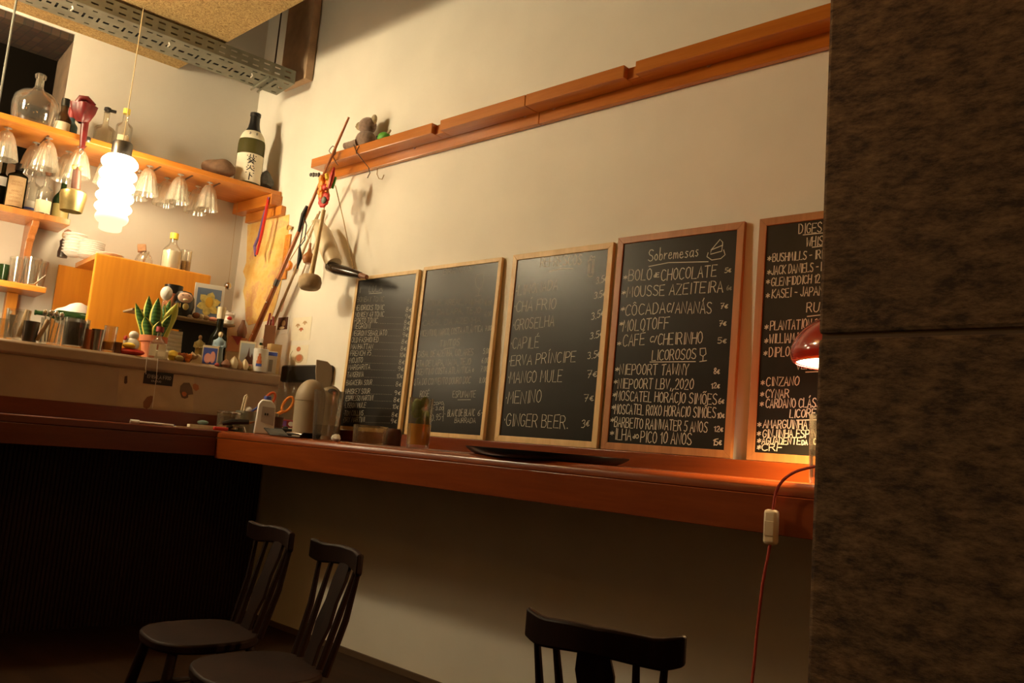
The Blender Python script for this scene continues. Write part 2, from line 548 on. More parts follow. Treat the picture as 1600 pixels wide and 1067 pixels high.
A2 = BW(.60, -6.2, 0); A3 = BW(.60, s_wall(.60), 0); A3b = Vector((-4.424, -.002, 0)); A3c = Vector((-4.424, YU - .001, 0))
bprism(mb, [A0, A1, A2, A3, A3b, A3c, A4], ZT - .04, ZT)
mb.build('worktop', M['mahog_b'], bc, bevel=.006)
mb = MB(); bq(mb, OC - .035, OC, -6.2, SCN - .001, ZF + .012, ZT - .0405)
mb.build('front_edge', M['mahog_b'], bc, bevel=.002)
mb = MB(); bq(mb, .952, .974, -6.2, -.02, ZT + .0005, 1.215)
mb.build('upstand', M['mahog_b'], bc, bevel=.002)
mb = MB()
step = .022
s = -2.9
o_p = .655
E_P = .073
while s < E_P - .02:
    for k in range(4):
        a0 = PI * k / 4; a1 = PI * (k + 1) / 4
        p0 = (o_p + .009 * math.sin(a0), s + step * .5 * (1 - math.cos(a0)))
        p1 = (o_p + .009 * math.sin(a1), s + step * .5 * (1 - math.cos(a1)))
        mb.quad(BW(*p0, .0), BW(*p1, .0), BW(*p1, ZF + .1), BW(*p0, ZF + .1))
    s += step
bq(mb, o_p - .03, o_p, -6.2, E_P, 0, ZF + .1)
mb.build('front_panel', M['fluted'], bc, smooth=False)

# plastered low wall of the bar with a pale ledge on top
ZL = 1.497
mb = MB()
bq(mb, .83, .95, -6.2, -.02, ZT + .0005, ZL - .0735)
struct(mb.build('wall_bar', M['barplaster'], smooth=False))
lb = thing('bar_ledge', 'pale plaster shelf on top of the bar wall, crowded with trinkets', 'ledge', (0, 0, 0))
mb = MB()
prof = [(.60, ZL), (.955, ZL), (.966, ZL - .012), (.966, ZL - .060), (.955, ZL - .072), (.60, ZL - .072)]
n = len(prof)
vs = [BW(o, -6.2, z) for o, z in prof] + [BW(o, -.022, z) for o, z in prof]
mb.add(vs, [tuple(range(n)), tuple(range(2 * n - 1, n - 1, -1))] + [(i, (i + 1) % n, n + (i + 1) % n, n + i) for i in range(n)])
mb.build('slab', M['barplaster'], lb, bevel=.004)
# =================================================================== CABLE TRAY (perforated, overhead)
ZB = 3.452; TO0 = .402; TO1 = .676; TS0 = -3.4; TS1 = -.035
tray = thing('cable_tray', 'perforated grey metal cable tray crossing under the ceiling above the bar', 'cable tray', (0, 0, 0))


def perforated(us, vs, holes, P):
    """grid sheet in (u, v) with the cells in holes left out"""
    mb = MB(); idx = {}
    for i, u in enumerate(us):
        for j, v in enumerate(vs):
            idx[i, j] = len(mb.v); mb.v.append(tuple(P(u, v)))
    for i in range(len(us) - 1):
        for j in range(len(vs) - 1):
            if (i, j) in holes:
                continue
            mb.f.append((idx[i, j], idx[i + 1, j], idx[i + 1, j + 1], idx[i, j + 1])); mb.mi.append(0)
    return mb


us = []; kinds = []
u = TS1
while u > TS0:                      # repeating slot pattern along the run
    for wdt, k in ((.022, 0), (.034, 1), (.020, 0), (.013, 2), (.020, 0), (.026, 1), (.020, 0), (.013, 2), (.018, 0), (.034, 1)):
        us.append(u); kinds.append(k); u -= wdt
us.append(u); kinds.append(0)
vs = [TO0, TO0 + .03, TO0 + .043, TO0 + .100, TO0 + .120, TO0 + .146, TO0 + .166, TO0 + .226, TO0 + .240, TO1]
holes = set()
for i, k in enumerate(kinds[:-1]):
    if k == 1:
        holes |= {(i, 1), (i, 4), (i, 7)}
    if k == 2:
        holes |= {(i, 3), (i, 4), (i, 5)}
perforated(us, vs, holes, lambda a, v: BW(v, a, ZB)).build('base_plate', M['metal'], tray, smooth=False, solid=.002)
us2 = []; k2 = []
u = TS1
while u > TS0:
    for wdt, k in ((.034, 0), (.040, 1)):
        us2.append(u); k2.append(k); u -= wdt
us2.append(u); k2.append(0)
vz = [ZB, ZB + .020, ZB + .030, ZB + .058, ZB + .068, ZB + .088]
hs = {(i, j) for i, k in enumerate(k2[:-1]) if k == 1 for j in (1, 3)}
perforated(us2, vz, hs, lambda a, v: BW(TO1, a, v)).build('front_flange', M['metal'], tray, smooth=False, solid=.002)
perforated(us2, vz, hs, lambda a, v: BW(TO0, a, v)).build('back_flange', M['metal'], tray, smooth=False, solid=.002)
mb = MB()
for o_, r_ in ((.47, .016), (.51, .02), (.555, .014), (.60, .018)):
    mb.tube([BW(o_, TS0, ZB + .024), BW(o_ + .01, -1.6, ZB + .026), BW(o_, -.12, ZB + .024)], r_, 8)
cb = mb.build('cable_bundle', M['blackmatt'], None)
tag(cb, 'black cables lying inside the overhead metal tray', 'cables')
# hanger clamp near the corner
mb = MB()
for sx in (-.205, -.16):
    mb.tube([BW(TO0 - .03, sx, ZB - .012), BW(TO1 - .01, sx, ZB - .012)], .007, 8)
mb.build('clamp', M['metal'], tray)
# cable ties hanging
for i, sx in enumerate((-1.37, -.83, -.30)):
    mb = MB()
    mb.tube([BW(.60, sx, ZB - .003), BW(.605, sx + .004, ZB - .02), BW(.60, sx - .006, ZB - .034)], .005, 6)
    mb.build('cable_tie', M['white'], tray)
# rising leg against the long wall
riser = thing('cable_riser', 'rust brown metal cable duct rising up the white wall from the tray', 'cable duct', (0, 0, 0))
mb = MB(); mb.box(-4.985, -4.662, -.062, -.004, ZB + .06, H - .01)
mb.build('duct', M['rust'], riser, smooth=False, bevel=.004)
for pxa, pxb in (((448, 0), (431.5, 100)),):
    a = PB(*pxa, .42); b_ = PB(*pxb, .42)
    mb = MB(); mb.tube([(b_.x, b_.y - .01, ZB + .005), (b_.x, b_.y - .01, H - .01)], .005, 6)
    tag(mb.build('threaded_rod', M['darkcord'], None), 'thin dark rod hanging from the ceiling beside the brown duct', 'rod')

# =================================================================== BEAM LEDGE ON THE LONG WALL
bm_ = thing('beam_ledge', 'long varnished wooden beam shelf running along the upper white wall', 'wall shelf', (0, 0, 0))
XJ = PY(822, 138.4, -.13).x; XJ2 = PY(842, 187, -.03).x
n1a = PY(676, 185.5, -.13).x; n1b = PY(689, 179.4, -.13).x
n2a = PY(976, 91.2, -.13).x; n2b = PY(994, 84.6, -.13).x
ZU0, ZU1 = 2.808, 2.866


def notched(x0, x1, na, nb):
    mb = MB()
    mb.box(x0, na, -.13, -.032, ZU0, ZU1); mb.box(nb, x1, -.13, -.032, ZU0, ZU1)
    mb.box(na - .0005, nb + .0005, -.10, -.032, ZU0, ZU1 - .004)
    return mb


M['beamwood'] = wood('varnished_beam', (.40, .115, .012), (.54, .18, .022), 'x', .26, coat=.35)
notched(-4.36, XJ - .002, n1a, n1b).build('upper_board', M['beamwood'], bm_, smooth=False, bevel=.003)
notched(XJ + .002, 1.5, n2a, n2b).build('upper_board', M['beamwood'], bm_, smooth=False, bevel=.003)
mb = MB(); mb.box(-4.36, XJ2 - .002, -.031, -.001, 2.752, ZU1 - .002)
mb.build('lower_board', M['beamwood'], bm_, smooth=False, bevel=.003)
mb = MB(); mb.box(XJ2 + .002, 1.5, -.031, -.001, 2.752, ZU1 - .002)
mb.build('lower_board', M['beamwood'], bm_, smooth=False, bevel=.003)
for px, py in ((648, 230), (763, 195), (821, 180), (866, 168), (1108, 101)):
    p = PY(px, py, -.031)
    mb = MB(); mb.lathe([(0, 0), (.012, 0), (.011, .004), (0, .004)], 12, M=Matrix.Rotation(PI / 2, 4, 'X'))
    place(mb.build('wooden_plug', M['brownwood'], bm_), (p.x, -.031, p.z))

# =================================================================== STROKE LETTERING (chalk)
G = {
 'A': [[(0, 0), (2, 6), (4, 0)], [(.8, 2.1), (3.2, 2.1)]],
 'B': [[(0, 0), (0, 6), (2.6, 6), (3.5, 5.2), (3.4, 4), (2.4, 3.2), (0, 3.1)], [(2.4, 3.2), (3.8, 2.4), (3.9, 1), (2.8, 0), (0, 0)]],
 'C': [[(3.9, 5.2), (2.8, 6), (1.4, 5.8), (.3, 4.4), (.1, 2.4), (.8, .6), (2.2, 0), (3.9, .8)]],
 'D': [[(0, 0), (0, 6), (2, 5.9), (3.5, 4.6), (3.8, 2.8), (3, .8), (1.4, 0), (0, 0)]],
 'E': [[(3.7, 6), (0, 6), (0, 0), (3.8, 0)], [(0, 3.1), (3, 3.1)]],
 'F': [[(3.7, 6), (0, 6), (0, 0)], [(0, 3.1), (2.9, 3.1)]],
 'G': [[(3.8, 5.2), (2.6, 6), (1.1, 5.6), (.1, 4), (.2, 1.6), (1.3, .1), (2.9, .2), (3.8, 1.4), (3.8, 2.7), (2.3, 2.7)]],
 'H': [[(0, 0), (0, 6)], [(4, 0), (4, 6)], [(0, 3), (4, 3.1)]],
 'I': [[(1, 0), (1, 6)]],
 'J': [[(3, 6), (3, 1.4), (2.2, .1), (1, .1), (.2, 1.2)]],
 'K': [[(0, 0), (0, 6)], [(3.7, 6), (.1, 2.8), (4, 0)]],
 'L': [[(0, 6), (0, 0), (3.5, 0)]],
 'M': [[(0, 0), (.4, 6), (2.2, 2), (4.1, 6), (4.6, 0)]],
 'N': [[(0, 0), (.1, 6), (3.7, 0), (3.9, 6)]],
 'O': [[(2, 6), (.6, 5.2), (0, 3), (.6, .8), (2, 0), (3.4, .8), (4, 3), (3.4, 5.2), (2, 6)]],
 'P': [[(0, 0), (0, 6), (2.6, 6), (3.8, 5), (3.6, 3.6), (2.4, 2.8), (0, 2.7)]],
 'Q': [[(2, 6), (.6, 5.2), (0, 3), (.6, .8), (2, 0), (3.4, .8), (4, 3), (3.4, 5.2), (2, 6)], [(2.4, 1.6), (4.2, -.4)]],
 'R': [[(0, 0), (0, 6), (2.6, 6), (3.7, 5), (3.5, 3.8), (2.4, 3), (0, 2.9)], [(2, 2.9), (4, 0)]],
 'S': [[(3.7, 5.3), (2.5, 6), (1, 5.8), (.2, 4.7), (.8, 3.6), (3, 2.6), (3.8, 1.4), (3, .2), (1.4, 0), (0, .8)]],
 'T': [[(0, 6), (4, 6)], [(2, 6), (2, 0)]],
 'U': [[(0, 6), (.1, 1.6), (1, .2), (2.4, 0), (3.6, 1.2), (3.9, 6)]],
 'V': [[(0, 6), (2, 0), (4, 6)]],
 'W': [[(0, 6), (.8, .2), (2.3, 4.2), (3.8, .2), (4.8, 6)]],
 'X': [[(0, 6), (4, 0)], [(4, 6), (0, 0)]],
 'Y': [[(0, 6), (2, 3), (4, 6)], [(2, 3), (1.8, 0)]],
 'Z': [[(0, 6), (4, 6), (0, 0), (4, 0)]],
 '0': [[(1.8, 6), (.5, 5), (0, 3), (.6, .8), (1.8, 0), (3, .8), (3.5, 3), (3, 5), (1.8, 6)]],
 '1': [[(0, 4.6), (1.4, 6), (1.4, 0)]],
 '2': [[(.2, 4.8), (1.2, 6), (2.8, 5.8), (3.3, 4.4), (2.4, 2.6), (0, 0), (3.6, 0)]],
 '3': [[(.2, 5.4), (1.6, 6), (3, 5.2), (2.8, 3.8), (1.4, 3.2), (3, 2.6), (3.3, 1.2), (2, 0), (0, .6)]],
 '4': [[(2.6, 0), (2.6, 6), (0, 1.8), (3.7, 1.8)]],
 '5': [[(3.4, 6), (.5, 6), (.3, 3.4), (2, 3.7), (3.3, 2.6), (3.2, 1), (1.8, 0), (0, .5)]],
 '6': [[(2.9, 6), (1, 4.4), (.1, 2), (.9, .2), (2.4, 0), (3.4, 1.4), (2.8, 2.9), (1.3, 3), (.2, 1.8)]],
 '7': [[(0, 6), (3.5, 6), (1.2, 0)], [(.9, 3), (3, 3)]],
 '8': [[(1.8, 3.2), (.4, 4.4), (1, 5.8), (2.4, 5.9), (3.1, 4.6), (1.8, 3.2), (.2, 1.8), (.8, .2), (2.6, 0), (3.5, 1.4), (1.8, 3.2)]],
 '9': [[(3.3, 4.4), (2.2, 6), (.6, 5.4), (.4, 3.8), (1.6, 3), (3.3, 4.4), (2.8, 1.6), (1.8, 0)]],
 '*': [[(1.3, 1), (1.3, 5)], [(0, 2), (2.6, 4)], [(0, 4), (2.6, 2)]],
 '.': [[(.4, 0), (.6, .35), (.8, 0)]], ',': [[(.7, .6), (.2, -1)]], '-': [[(.4, 3), (2.8, 3)]],
 '/': [[(0, -.4), (2.2, 6.2)]], "'": [[(.6, 6.4), (.3, 4.8)]],
 '@': [[(1.6, 3.6), (.4, 3), (.2, 1.6), (1, .6), (2.2, .8), (2.4, 2.2), (1.6, 3.6)]],     # small circle
 '~': [[(.9, 3.2), (1.1, 2.8), (.9, 2.6)]],                                                # raised dot
 'E~': [[(2.6, 3.8), (1.2, 4), (.3, 2.6), (.5, .8), (1.6, 0), (2.8, .5)], [(-.2, 2.5), (2, 2.5)], [(-.2, 1.6), (1.8, 1.6)]],  # euro
 'a': [[(2.6, 3), (1.4, 3.4), (.3, 2.4), (.3, .8), (1.3, 0), (2.5, .9), (2.7, 3.2), (2.7, .6), (3.2, 0)]],
 'b': [[(.3, 6.6), (.3, .3), (1.6, 0), (2.6, 1), (2.4, 2.8), (1.3, 3.3), (.3, 2.2)]],
 'd': [[(2.6, 6), (2.6, 0)], [(2.6, 2.4), (1.4, 3.4), (.2, 2), (.6, .3), (1.8, .2), (2.6, 1.4)]],
 'e': [[(.3, 1.8), (2.5, 2), (2, 3.2), (.9, 3.2), (.1, 1.8), (.6, .3), (1.8, 0), (2.9, .7)]],
 'm': [[(.1, 0), (.3, 3.2), (.4, 2), (1.2, 3.2), (1.8, 2.6), (1.8, 0), (2, 2.2), (2.8, 3.2), (3.4, 2.4), (3.5, 0)]],
 'o': [[(1.4, 3.3), (.3, 2.6), (.1, 1.2), (1, .1), (2.1, .3), (2.7, 1.6), (2.2, 3), (1.4, 3.3)]],
 'r': [[(.2, 3.2), (.4, 0), (.5, 1.8), (1.4, 3.1), (2.3, 3)]],
 's': [[(2.2, 3.2), (1, 3.4), (.4, 2.6), (1.8, 1.6), (2.2, .8), (1.3, 0), (.1, .4)]],
}
ACC = {'Á': ('A', 'a'), 'É': ('E', 'a'), 'Í': ('I', 'a'), 'Ó': ('O', 'a'), 'Ô': ('O', 'c'), 'Õ': ('O', 't'), 'Â': ('A', 'c')}
ACCS = {'a': [(1.6, 6.7), (2.6, 7.8)], 'c': [(1, 6.7), (2, 7.6), (3, 6.7)], 't': [(.6, 6.9), (1.5, 7.5), (2.5, 6.9), (3.4, 7.5)]}


def glyphs(text):
    """strokes of a line of text in font units, with total width"""
    x = 0; out = []
    for ch in text:
        if ch == ' ':
            x += 2.6; continue
        acc = None
        if ch in ACC:
            ch, acc = ACC[ch]
        k = 'E~' if ch == '€' else ch
        if k not in G:
            k = ch.upper()
        st = [list(p) for p in G.get(k, [])]
        if acc:
            off = -.9 if ch == 'I' else 0
            st = st + [[(u + off, v) for u, v in ACCS[acc]]]
        wd = max((u for p in st for u, v in p), default=2)
        sx = random.uniform(.92, 1.06); jy = random.uniform(-.22, .22); sh = random.uniform(-.04, .09)
        for p in st:
            out.append([(x + u * sx + v * sh, v * random.uniform(.96, 1.03) + jy) for u, v in p])
        x += wd * sx + 1.25
    return out, max(x - 1.25, .1)


def stroke(mb, pts, wd, N, mi=0):
    """flat ribbon through 3D points lying in a plane with normal N"""
    pts = [Vector(p) for p in pts]; n = len(pts)
    if n < 2:
        return
    L = []; R_ = []
    for i, p in enumerate(pts):
        t = pts[min(i + 1, n - 1)] - pts[max(i - 1, 0)]
        if t.length < 1e-9:
            t = Vector((1, 0, 0))
        q = N.cross(t.normalized()) * wd * .5
        if i == 0:
            p = p - t.normalized() * wd * .4
        if i == n - 1:
            p = p + t.normalized() * wd * .4
        L.append(p + q); R_.append(p - q)
    mb.add(L + R_, [(i, i + 1, n + i + 1, n + i) for i in range(n - 1)], mi)


# =================================================================== CHALKBOARDS
YB0, YB1 = -.046, -.020            # front face: bottom and top (the boards lean on the wall)
ZB0 = 1.1935


def board_y(z):
    return YB0 + (YB1 - YB0) * (z - ZB0) / .95


def PBOARD(px, py):
    y = -.035; p = PY(px, py, y)
    for _ in range(4):
        p = PY(px, py, board_y(p.z))
    return p


def chalkboard(label, tl, tr, bl, br, fw, mat_frame, lines, wd, extra=None, group=None):
    q = [PBOARD(*p) for p in (tl, tr, bl, br)]
    x0 = (q[0].x + q[2].x) / 2; x1 = (q[1].x + q[3].x) / 2
    z1 = (q[0].z + q[1].z) / 2
    t = thing('chalkboard', label, 'chalkboard', (x0, YB0, ZB0))
    lean = math.atan2(YB1 - YB0, .95); t.rotation_euler = (-lean, 0, 0)
    h = (z1 - ZB0) / math.cos(lean); W_ = x1 - x0
    if abs(x1) > 8:
        W_ = .6
    th = .020
    fr = MB()
    for poly in ([(0, 0), (W_, 0), (W_ - fw, fw), (fw, fw)], [(W_, 0), (W_, h), (W_ - fw, h - fw), (W_ - fw, fw)],
                 [(W_, h), (0, h), (fw, h - fw), (W_ - fw, h - fw)], [(0, h), (0, 0), (fw, fw), (fw, h - fw)]):
        fr.prism(poly, 0, th)
    fr.build('frame', mat_frame, t, smooth=False, bevel=.0015)
    pn = MB(); pn.box(fw - .004, W_ - fw + .004, .006, .015, fw - .004, h - fw + .004)
    pn.build('slate', M['chalkboard'], t, smooth=False)
    mats = [M['chalk'], M['chalk_dim'], M['chalk_faint'], M['smear']]
    inv = Matrix.Rotation(lean, 3, 'X')
    base = Vector((x0, YB0, ZB0))

    def loc(px, py):
        p = inv @ (PBOARD(px, py) - base); return Vector((p.x, .0052, p.z))
    N = Vector((0, -1, 0))
    for ln in lines:
        txt, xa, ya, xb, yb, hh = ln[:6]; mi = ln[6] if len(ln) > 6 else 0
        a = loc(xa, ya); b_ = loc(xb, yb); top = loc(xa, ya - hh)
        hz = (top - a).length
        st, tw = glyphs(txt)
        e = (b_ - a) / tw
        wr = MB()
        for p in st:
            stroke(wr, [a + e * u + Vector((0, 0, hz * v / 6)) for u, v in p], wd, N, 0)
        for p in (ln[7] if len(ln) > 7 else ()):
            stroke(wr, [loc(*q_) for q_ in p], wd * .6, N, 0)
        nm = 'chalk_star' if txt == '*' else ('chalk_price' if txt[-1] in '€-0' and len(txt) < 6 else 'chalk_line')
        wr.build(nm, mats[mi], t, smooth=False)
    for ex in (extra or []):
        mi = 0; ww = wd; nm = 'chalk_mark'
        if isinstance(ex, dict):
            mi = ex.get('mi', 0); ww = wd * ex.get('w', 1); ex = ex['p']
        if mi == 3:
            nm = 'wiped_smear'
        wr = MB()
        stroke(wr, [loc(*p) for p in ex], ww, N, 0)
        wr.build(nm, mats[mi], t, smooth=False)
    return t


def zl(items, x0, y0, f):            # lines measured in an enlarged crop
    out = []
    for it in items:
        txt, xa, ya, xb, yb, hh = it[:6]
        out.append((txt, x0 + xa * f, y0 + ya * f, x0 + xb * f, y0 + yb * f, hh * f) + tuple(it[6:7]) + (([[(x0 + u * f, y0 + v * f) for u, v in p] for p in it[7]],) if len(it) > 7 else ()))
    return out


def ze(items, x0, y0, f):
    out = []
    for it in items:
        if isinstance(it, dict):
            out.append({**it, 'p': [(x0 + a * f, y0 + b * f) for a, b in it['p']]})
        else:
            out.append([(x0 + a * f, y0 + b * f) for a, b in it])
    return out


# --- board 1: cocktails
rows = [('BOMBAY TONIC', 130, 280, 270, 2), ('HENDRICKS TONIC', 120, 325, 270, 1), ('MONKEY 47 TONIC', 118, 362, 270, 1), ('PORTO TONIC', 115, 395, 235, 1),
        ('NEGRONI', 108, 425, 195, 1), ('NEGRONI SBAGLIATO', 105, 462, 285, 1), ('OLD FASHIONED', 100, 498, 240, 1), ('MANHATTAN', 95, 535, 210, 1),
        ('FRENCH 75', 92, 570, 200, 1), ('MOJITO', 88, 608, 155, 1), ('MARGARITA', 82, 645, 195, 1), ('TANGERINA', 78, 685, 160, 1),
        ('BAGACEIRA SOUR', 72, 728, 205, 1), ('WHISKEY SOUR', 68, 775, 195, 0), ('ESPRESSO MARTINI', 70, 812, 210, 0), ('LISBON MULE', 66, 850, 172, 0),
        ('TOM COLLINS', 62, 893, 158, 0), ('DRY MARTINI', 58, 928, 165, 0)]
pr = ['8€', '8€', '9€', '8€', '8€', '9€', '8€', '8€', '10€', '8€', '9€', '10€', '8€', '9€', '8€', '10€', '8€', '9€']
it = []
ex = []
for (t_, xa, ya, xb, mi), p_ in zip(rows, pr):
    k = (ya - 280) / 650
    xe = 415 - 88 * k
    dots = []
    if ya > 340:
        x = xb + 8
        while x < xe - 28:
            dots.append([(x, ya + (x - xb) * .03), (x + 2, ya + (x - xb) * .03)]); x += 9
    it.append(('~' + t_, xa - 9, ya, xb, ya - 2, 26, mi, dots))
    it.append((p_, xe - 22, ya + 8 - 2 * k, xe + 10, ya + 7 - 2 * k, 24, max(mi, 2 if ya < 300 else mi)))
it += [('I', 138, 232, 142, 232, 30, 1), ('LULA', 190, 228, 262, 222, 34, 1)]
ex += [{'p': [(190, 236), (260, 231)], 'mi': 1},
       {'p': [(130, 178), (200, 182), (312, 194)], 'mi': 3, 'w': 6.5}, {'p': [(150, 205), (220, 203), (310, 192)], 'mi': 3, 'w': 4}]
B1 = chalkboard('cocktail chalkboard in a pale frame beside the beige bins, leftmost of the row', (553, 436), (655, 418.3), (530, 669), (624, 676),
                .021, M['palewood'], zl(it, 520, 390, .2905), .0021, ze(ex, 520, 390, .2905))
# --- board 2: wines
it = [('BRANCOS', 590, 135, 740, 112, 30, 2), ('~VERDE, AREAL, MINHO', 482, 300, 800, 292, 28, 2), ('~QTA DA LAPA, TEJO', 476, 352, 790, 338, 28, 2),
      ('6.00', 815, 300, 850, 296, 24, 2), ('6.00', 812, 358, 848, 354, 24, 2), ('~CASAL DA AZENHA', 470, 410, 790, 390, 28, 2),
      ('~VICENTINO, NARCO, COSTA ATLÂNTICA', 462, 468, 800, 440, 32, 1), ('7.00', 815, 436, 848, 432, 26, 1), ('TINTOS', 570, 522, 675, 512, 34, 1),
      ('~CASAL DE AZENHA, COLARES', 444, 578, 750, 566, 32, 1), ('5.00', 804, 560, 840, 558, 28, 1),
      ('~QTA DE LAPA, NANA, TEJO', 438, 628, 735, 618, 32, 1), ('6.00', 796, 610, 832, 608, 28, 1),
      ('~VICENTINO COSTA ATLÂNTICA @', 432, 674, 752, 660, 32, 1), ('7.00', 790, 655, 828, 653, 28, 1),
      ('QTA DO CONVENTO DOURO DOC', 430, 728, 735, 718, 34, 1), ('8.00', 783, 716, 822, 714, 28, 1),
      ('ROSÉ', 463, 792, 512, 789, 32, 1), ('ESPUMANTE', 640, 794, 762, 793, 34, 1), ('JP ROXO', 436, 838, 505, 836, 16, 1), ('COPO', 535, 836, 590, 832, 16, 1),
      ('- 3.00', 530, 862, 590, 862, 18, 1), ('0.95-', 524, 922, 588, 912, 32, 1),
      ('BLANC DE BLANC', 612, 897, 757, 893, 36), ('6-', 774, 893, 802, 890, 28), ('BAIRRADA', 650, 930, 762, 932, 26, 1)]
ex = [{'p': [(595, 532), (650, 525)], 'mi': 1}, {'p': [(470, 801), (500, 799)], 'mi': 0}, {'p': [(668, 807), (738, 806)], 'mi': 0},
      {'p': [(594, 828), (592, 870), (588, 922)], 'mi': 1}, {'p': [(598, 882), (600, 884)], 'mi': 0},
      {'p': [(772, 132), (762, 165), (768, 198), (785, 212), (800, 195), (806, 160), (803, 128), (772, 132)], 'mi': 2}, {'p': [(785, 212), (778, 245)], 'mi': 2}, {'p': [(760, 250), (795, 243)], 'mi': 2}]
B2 = chalkboard('wine list chalkboard in a pale frame behind the amber drink', (660, 418), (784.6, 401), (633.5, 677), (754, 686.5),
                .021, M['palewood'], zl(it, 520, 390, .2905), .0020, ze(ex, 520, 390, .2905))
# --- board 3: soft drinks
it = [('REFRESCOS', 245, 168, 435, 156, 44, 0), ('~LIMONADA', 130, 302, 325, 271, 44, 1), ('~CHÁ FRIO', 122, 376, 315, 364, 48, 1), ('~GROSELHA', 116, 462, 308, 442, 48, 1),
      ('~CAPILÉ', 106, 548, 238, 541, 50, 1), ('~ERVA PRÍNCIPE', 98, 626, 408, 606, 46, 0), ('~MANGO MULE', 92, 706, 345, 699, 52, 0), ('~MENINO', 82, 802, 248, 797, 56, 0),
      ('~GINGER BEER.', 74, 902, 372, 918, 56, 0),
      ('3.5€', 505, 247, 553, 233, 30), ('3.5€', 495, 316, 549, 302, 30), ('3.5€', 483, 414, 540, 393, 32), ('3.5€', 476, 504, 534, 488, 30), ('3.5€', 465, 596, 522, 584, 32),
      ('7€', 462, 682, 508, 674, 34), ('7€', 448, 792, 492, 788, 32), ('3€', 436, 914, 472, 904, 36)]
ex = [[(288, 189), (340, 176), (398, 175)], [(470, 138), (466, 205), (474, 213), (488, 210), (491, 196), (496, 132), (470, 138)], [(476, 146), (472, 198), (485, 196), (489, 142)],
      [(478, 133), (477, 120), (485, 116), (488, 124)], [(488, 124), (499, 118), (500, 126)]]
B3 = chalkboard('soft drinks chalkboard headed REFRESCOS in a pale frame behind the black tray', (801, 400), (956.6, 376.5), (772.7, 688.5), (934, 700.5),
                .028, M['palewood'], zl(it, 760, 360, .3374), .0030, ze(ex, 760, 360, .3374))
# --- board 4: desserts
it = [('Sobremesas', 245, 208, 452, 186, 46), ('BOLO', 162, 290, 258, 286, 45), ('dE', 268, 274, 290, 272, 18), ('CHOCOLATE', 298, 290, 528, 270, 46), ('5€', 564, 256, 590, 252, 20, 1),
      ('MOUSSE AZEITEIRA', 155, 358, 556, 335, 42), ('6€', 572, 328, 592, 326, 18, 2), ('CÔCADA', 148, 436, 315, 424, 44), ('c/', 322, 420, 350, 418, 36), ('ANANÁS', 358, 424, 508, 424, 46), ('7€', 546, 406, 576, 402, 22),
      ('MOLOTOFF', 138, 500, 330, 488, 46), ('7€', 540, 478, 570, 474, 22), ('CAFÉ', 138, 564, 228, 556, 48), ('c/', 252, 546, 278, 544, 24), ('CHEIRINHO', 284, 556, 470, 550, 46), ('5€', 535, 550, 570, 548, 24, 1),
      ('LICOROSOS', 260, 622, 443, 614, 42), ('NIEPOORT TAWNY', 125, 680, 412, 682, 42), ('8€', 518, 678, 542, 676, 24), ('NIEPOORT LBV, 2020', 118, 738, 432, 742, 40), ('12€', 508, 738, 542, 736, 22),
      ('MOSCATEL HORÁCIO SIMÕES', 110, 788, 530, 805, 40), ('6€', 538, 802, 560, 801, 22), ('MOSCATEL ROXO HORÁCIO SIMÕES', 104, 843, 525, 862, 40), ('10€', 533, 862, 562, 861, 22),
      ('BARBEITO RAINWATER 5 ANOS', 103, 898, 490, 922, 40), ('12€', 520, 918, 556, 918, 22), ('ILHA', 105, 952, 172, 956, 46), ('dO', 180, 946, 204, 947, 16), ('PICO 10 ANOS', 212, 962, 424, 974, 46), ('15€', 515, 975, 550, 974, 26)]
for y, x in ((286, 141), (350, 134), (418, 130), (480, 124), (562, 116), (670, 107), (722, 101), (776, 96), (828, 92), (882, 88), (936, 86)):
    it.append(('*', x, y, x + 15, y - 1, 22))
ex = [[(248, 229), (330, 213), (495, 209)], [(252, 628), (442, 626)],
      [(508, 160), (545, 116), (556, 128), (552, 165), (505, 178), (508, 160)], [(508, 160), (556, 140)], [(495, 172), (490, 188), (510, 202), (548, 196), (566, 180), (560, 160)],
      [(462, 572), (462, 598), (474, 604), (486, 594), (484, 570), (462, 572)], [(474, 604), (473, 622)], [(460, 626), (488, 622)]]
B4 = chalkboard('dessert chalkboard headed Sobremesas in a dark brown frame, second from the pillar', (964.4, 371), (1165, 346.2), (940, 701.5), (1140, 714.7),
                .030, M['brownwood'], zl(it, 920, 330, .3746), .0036, ze(ex, 920, 330, .3746))
# --- board 5: digestifs, running on behind the pillar
it = [('DIGESTIVOS', 272, 138, 464, 125, 38), ('WHISKY', 302, 190, 408, 181, 36), ('BUSHMILLS - IRISH', 168, 250, 400, 234, 32), ('JACK DANIELS - BOURBON', 163, 302, 478, 276, 34),
      ('GLENFIDDICH 12 ANOS', 163, 347, 438, 327, 32), ('KASEI - JAPAN', 165, 393, 368, 382, 34), ('RUM', 303, 450, 382, 445, 36), ('PLANTATION 3 STARS', 158, 522, 448, 508, 36),
      ('WILLIAM HINTON', 156, 574, 360, 566, 36), ('DIPLOMÁTICO', 154, 628, 350, 620, 36), ('VERMUTE', 262, 677, 402, 672, 26), ('CINZANO', 142, 743, 272, 740, 34), ('CYNAR', 140, 790, 232, 789, 32),
      ('CARDANO CLÁSSICO', 140, 830, 402, 826, 34), ('LICORES', 236, 868, 357, 866, 32), ('AMARGUINHA', 130, 910, 304, 912, 32), ('GINJINHA ESPINHEIRA', 128, 946, 430, 950, 30),
      ('AGUADENTE', 125, 973, 278, 975, 26), ('DA', 284, 976, 306, 976, 18), ('LOURINHÃ', 316, 975, 420, 977, 24), ('CRF', 124, 999, 206, 1000, 26)]
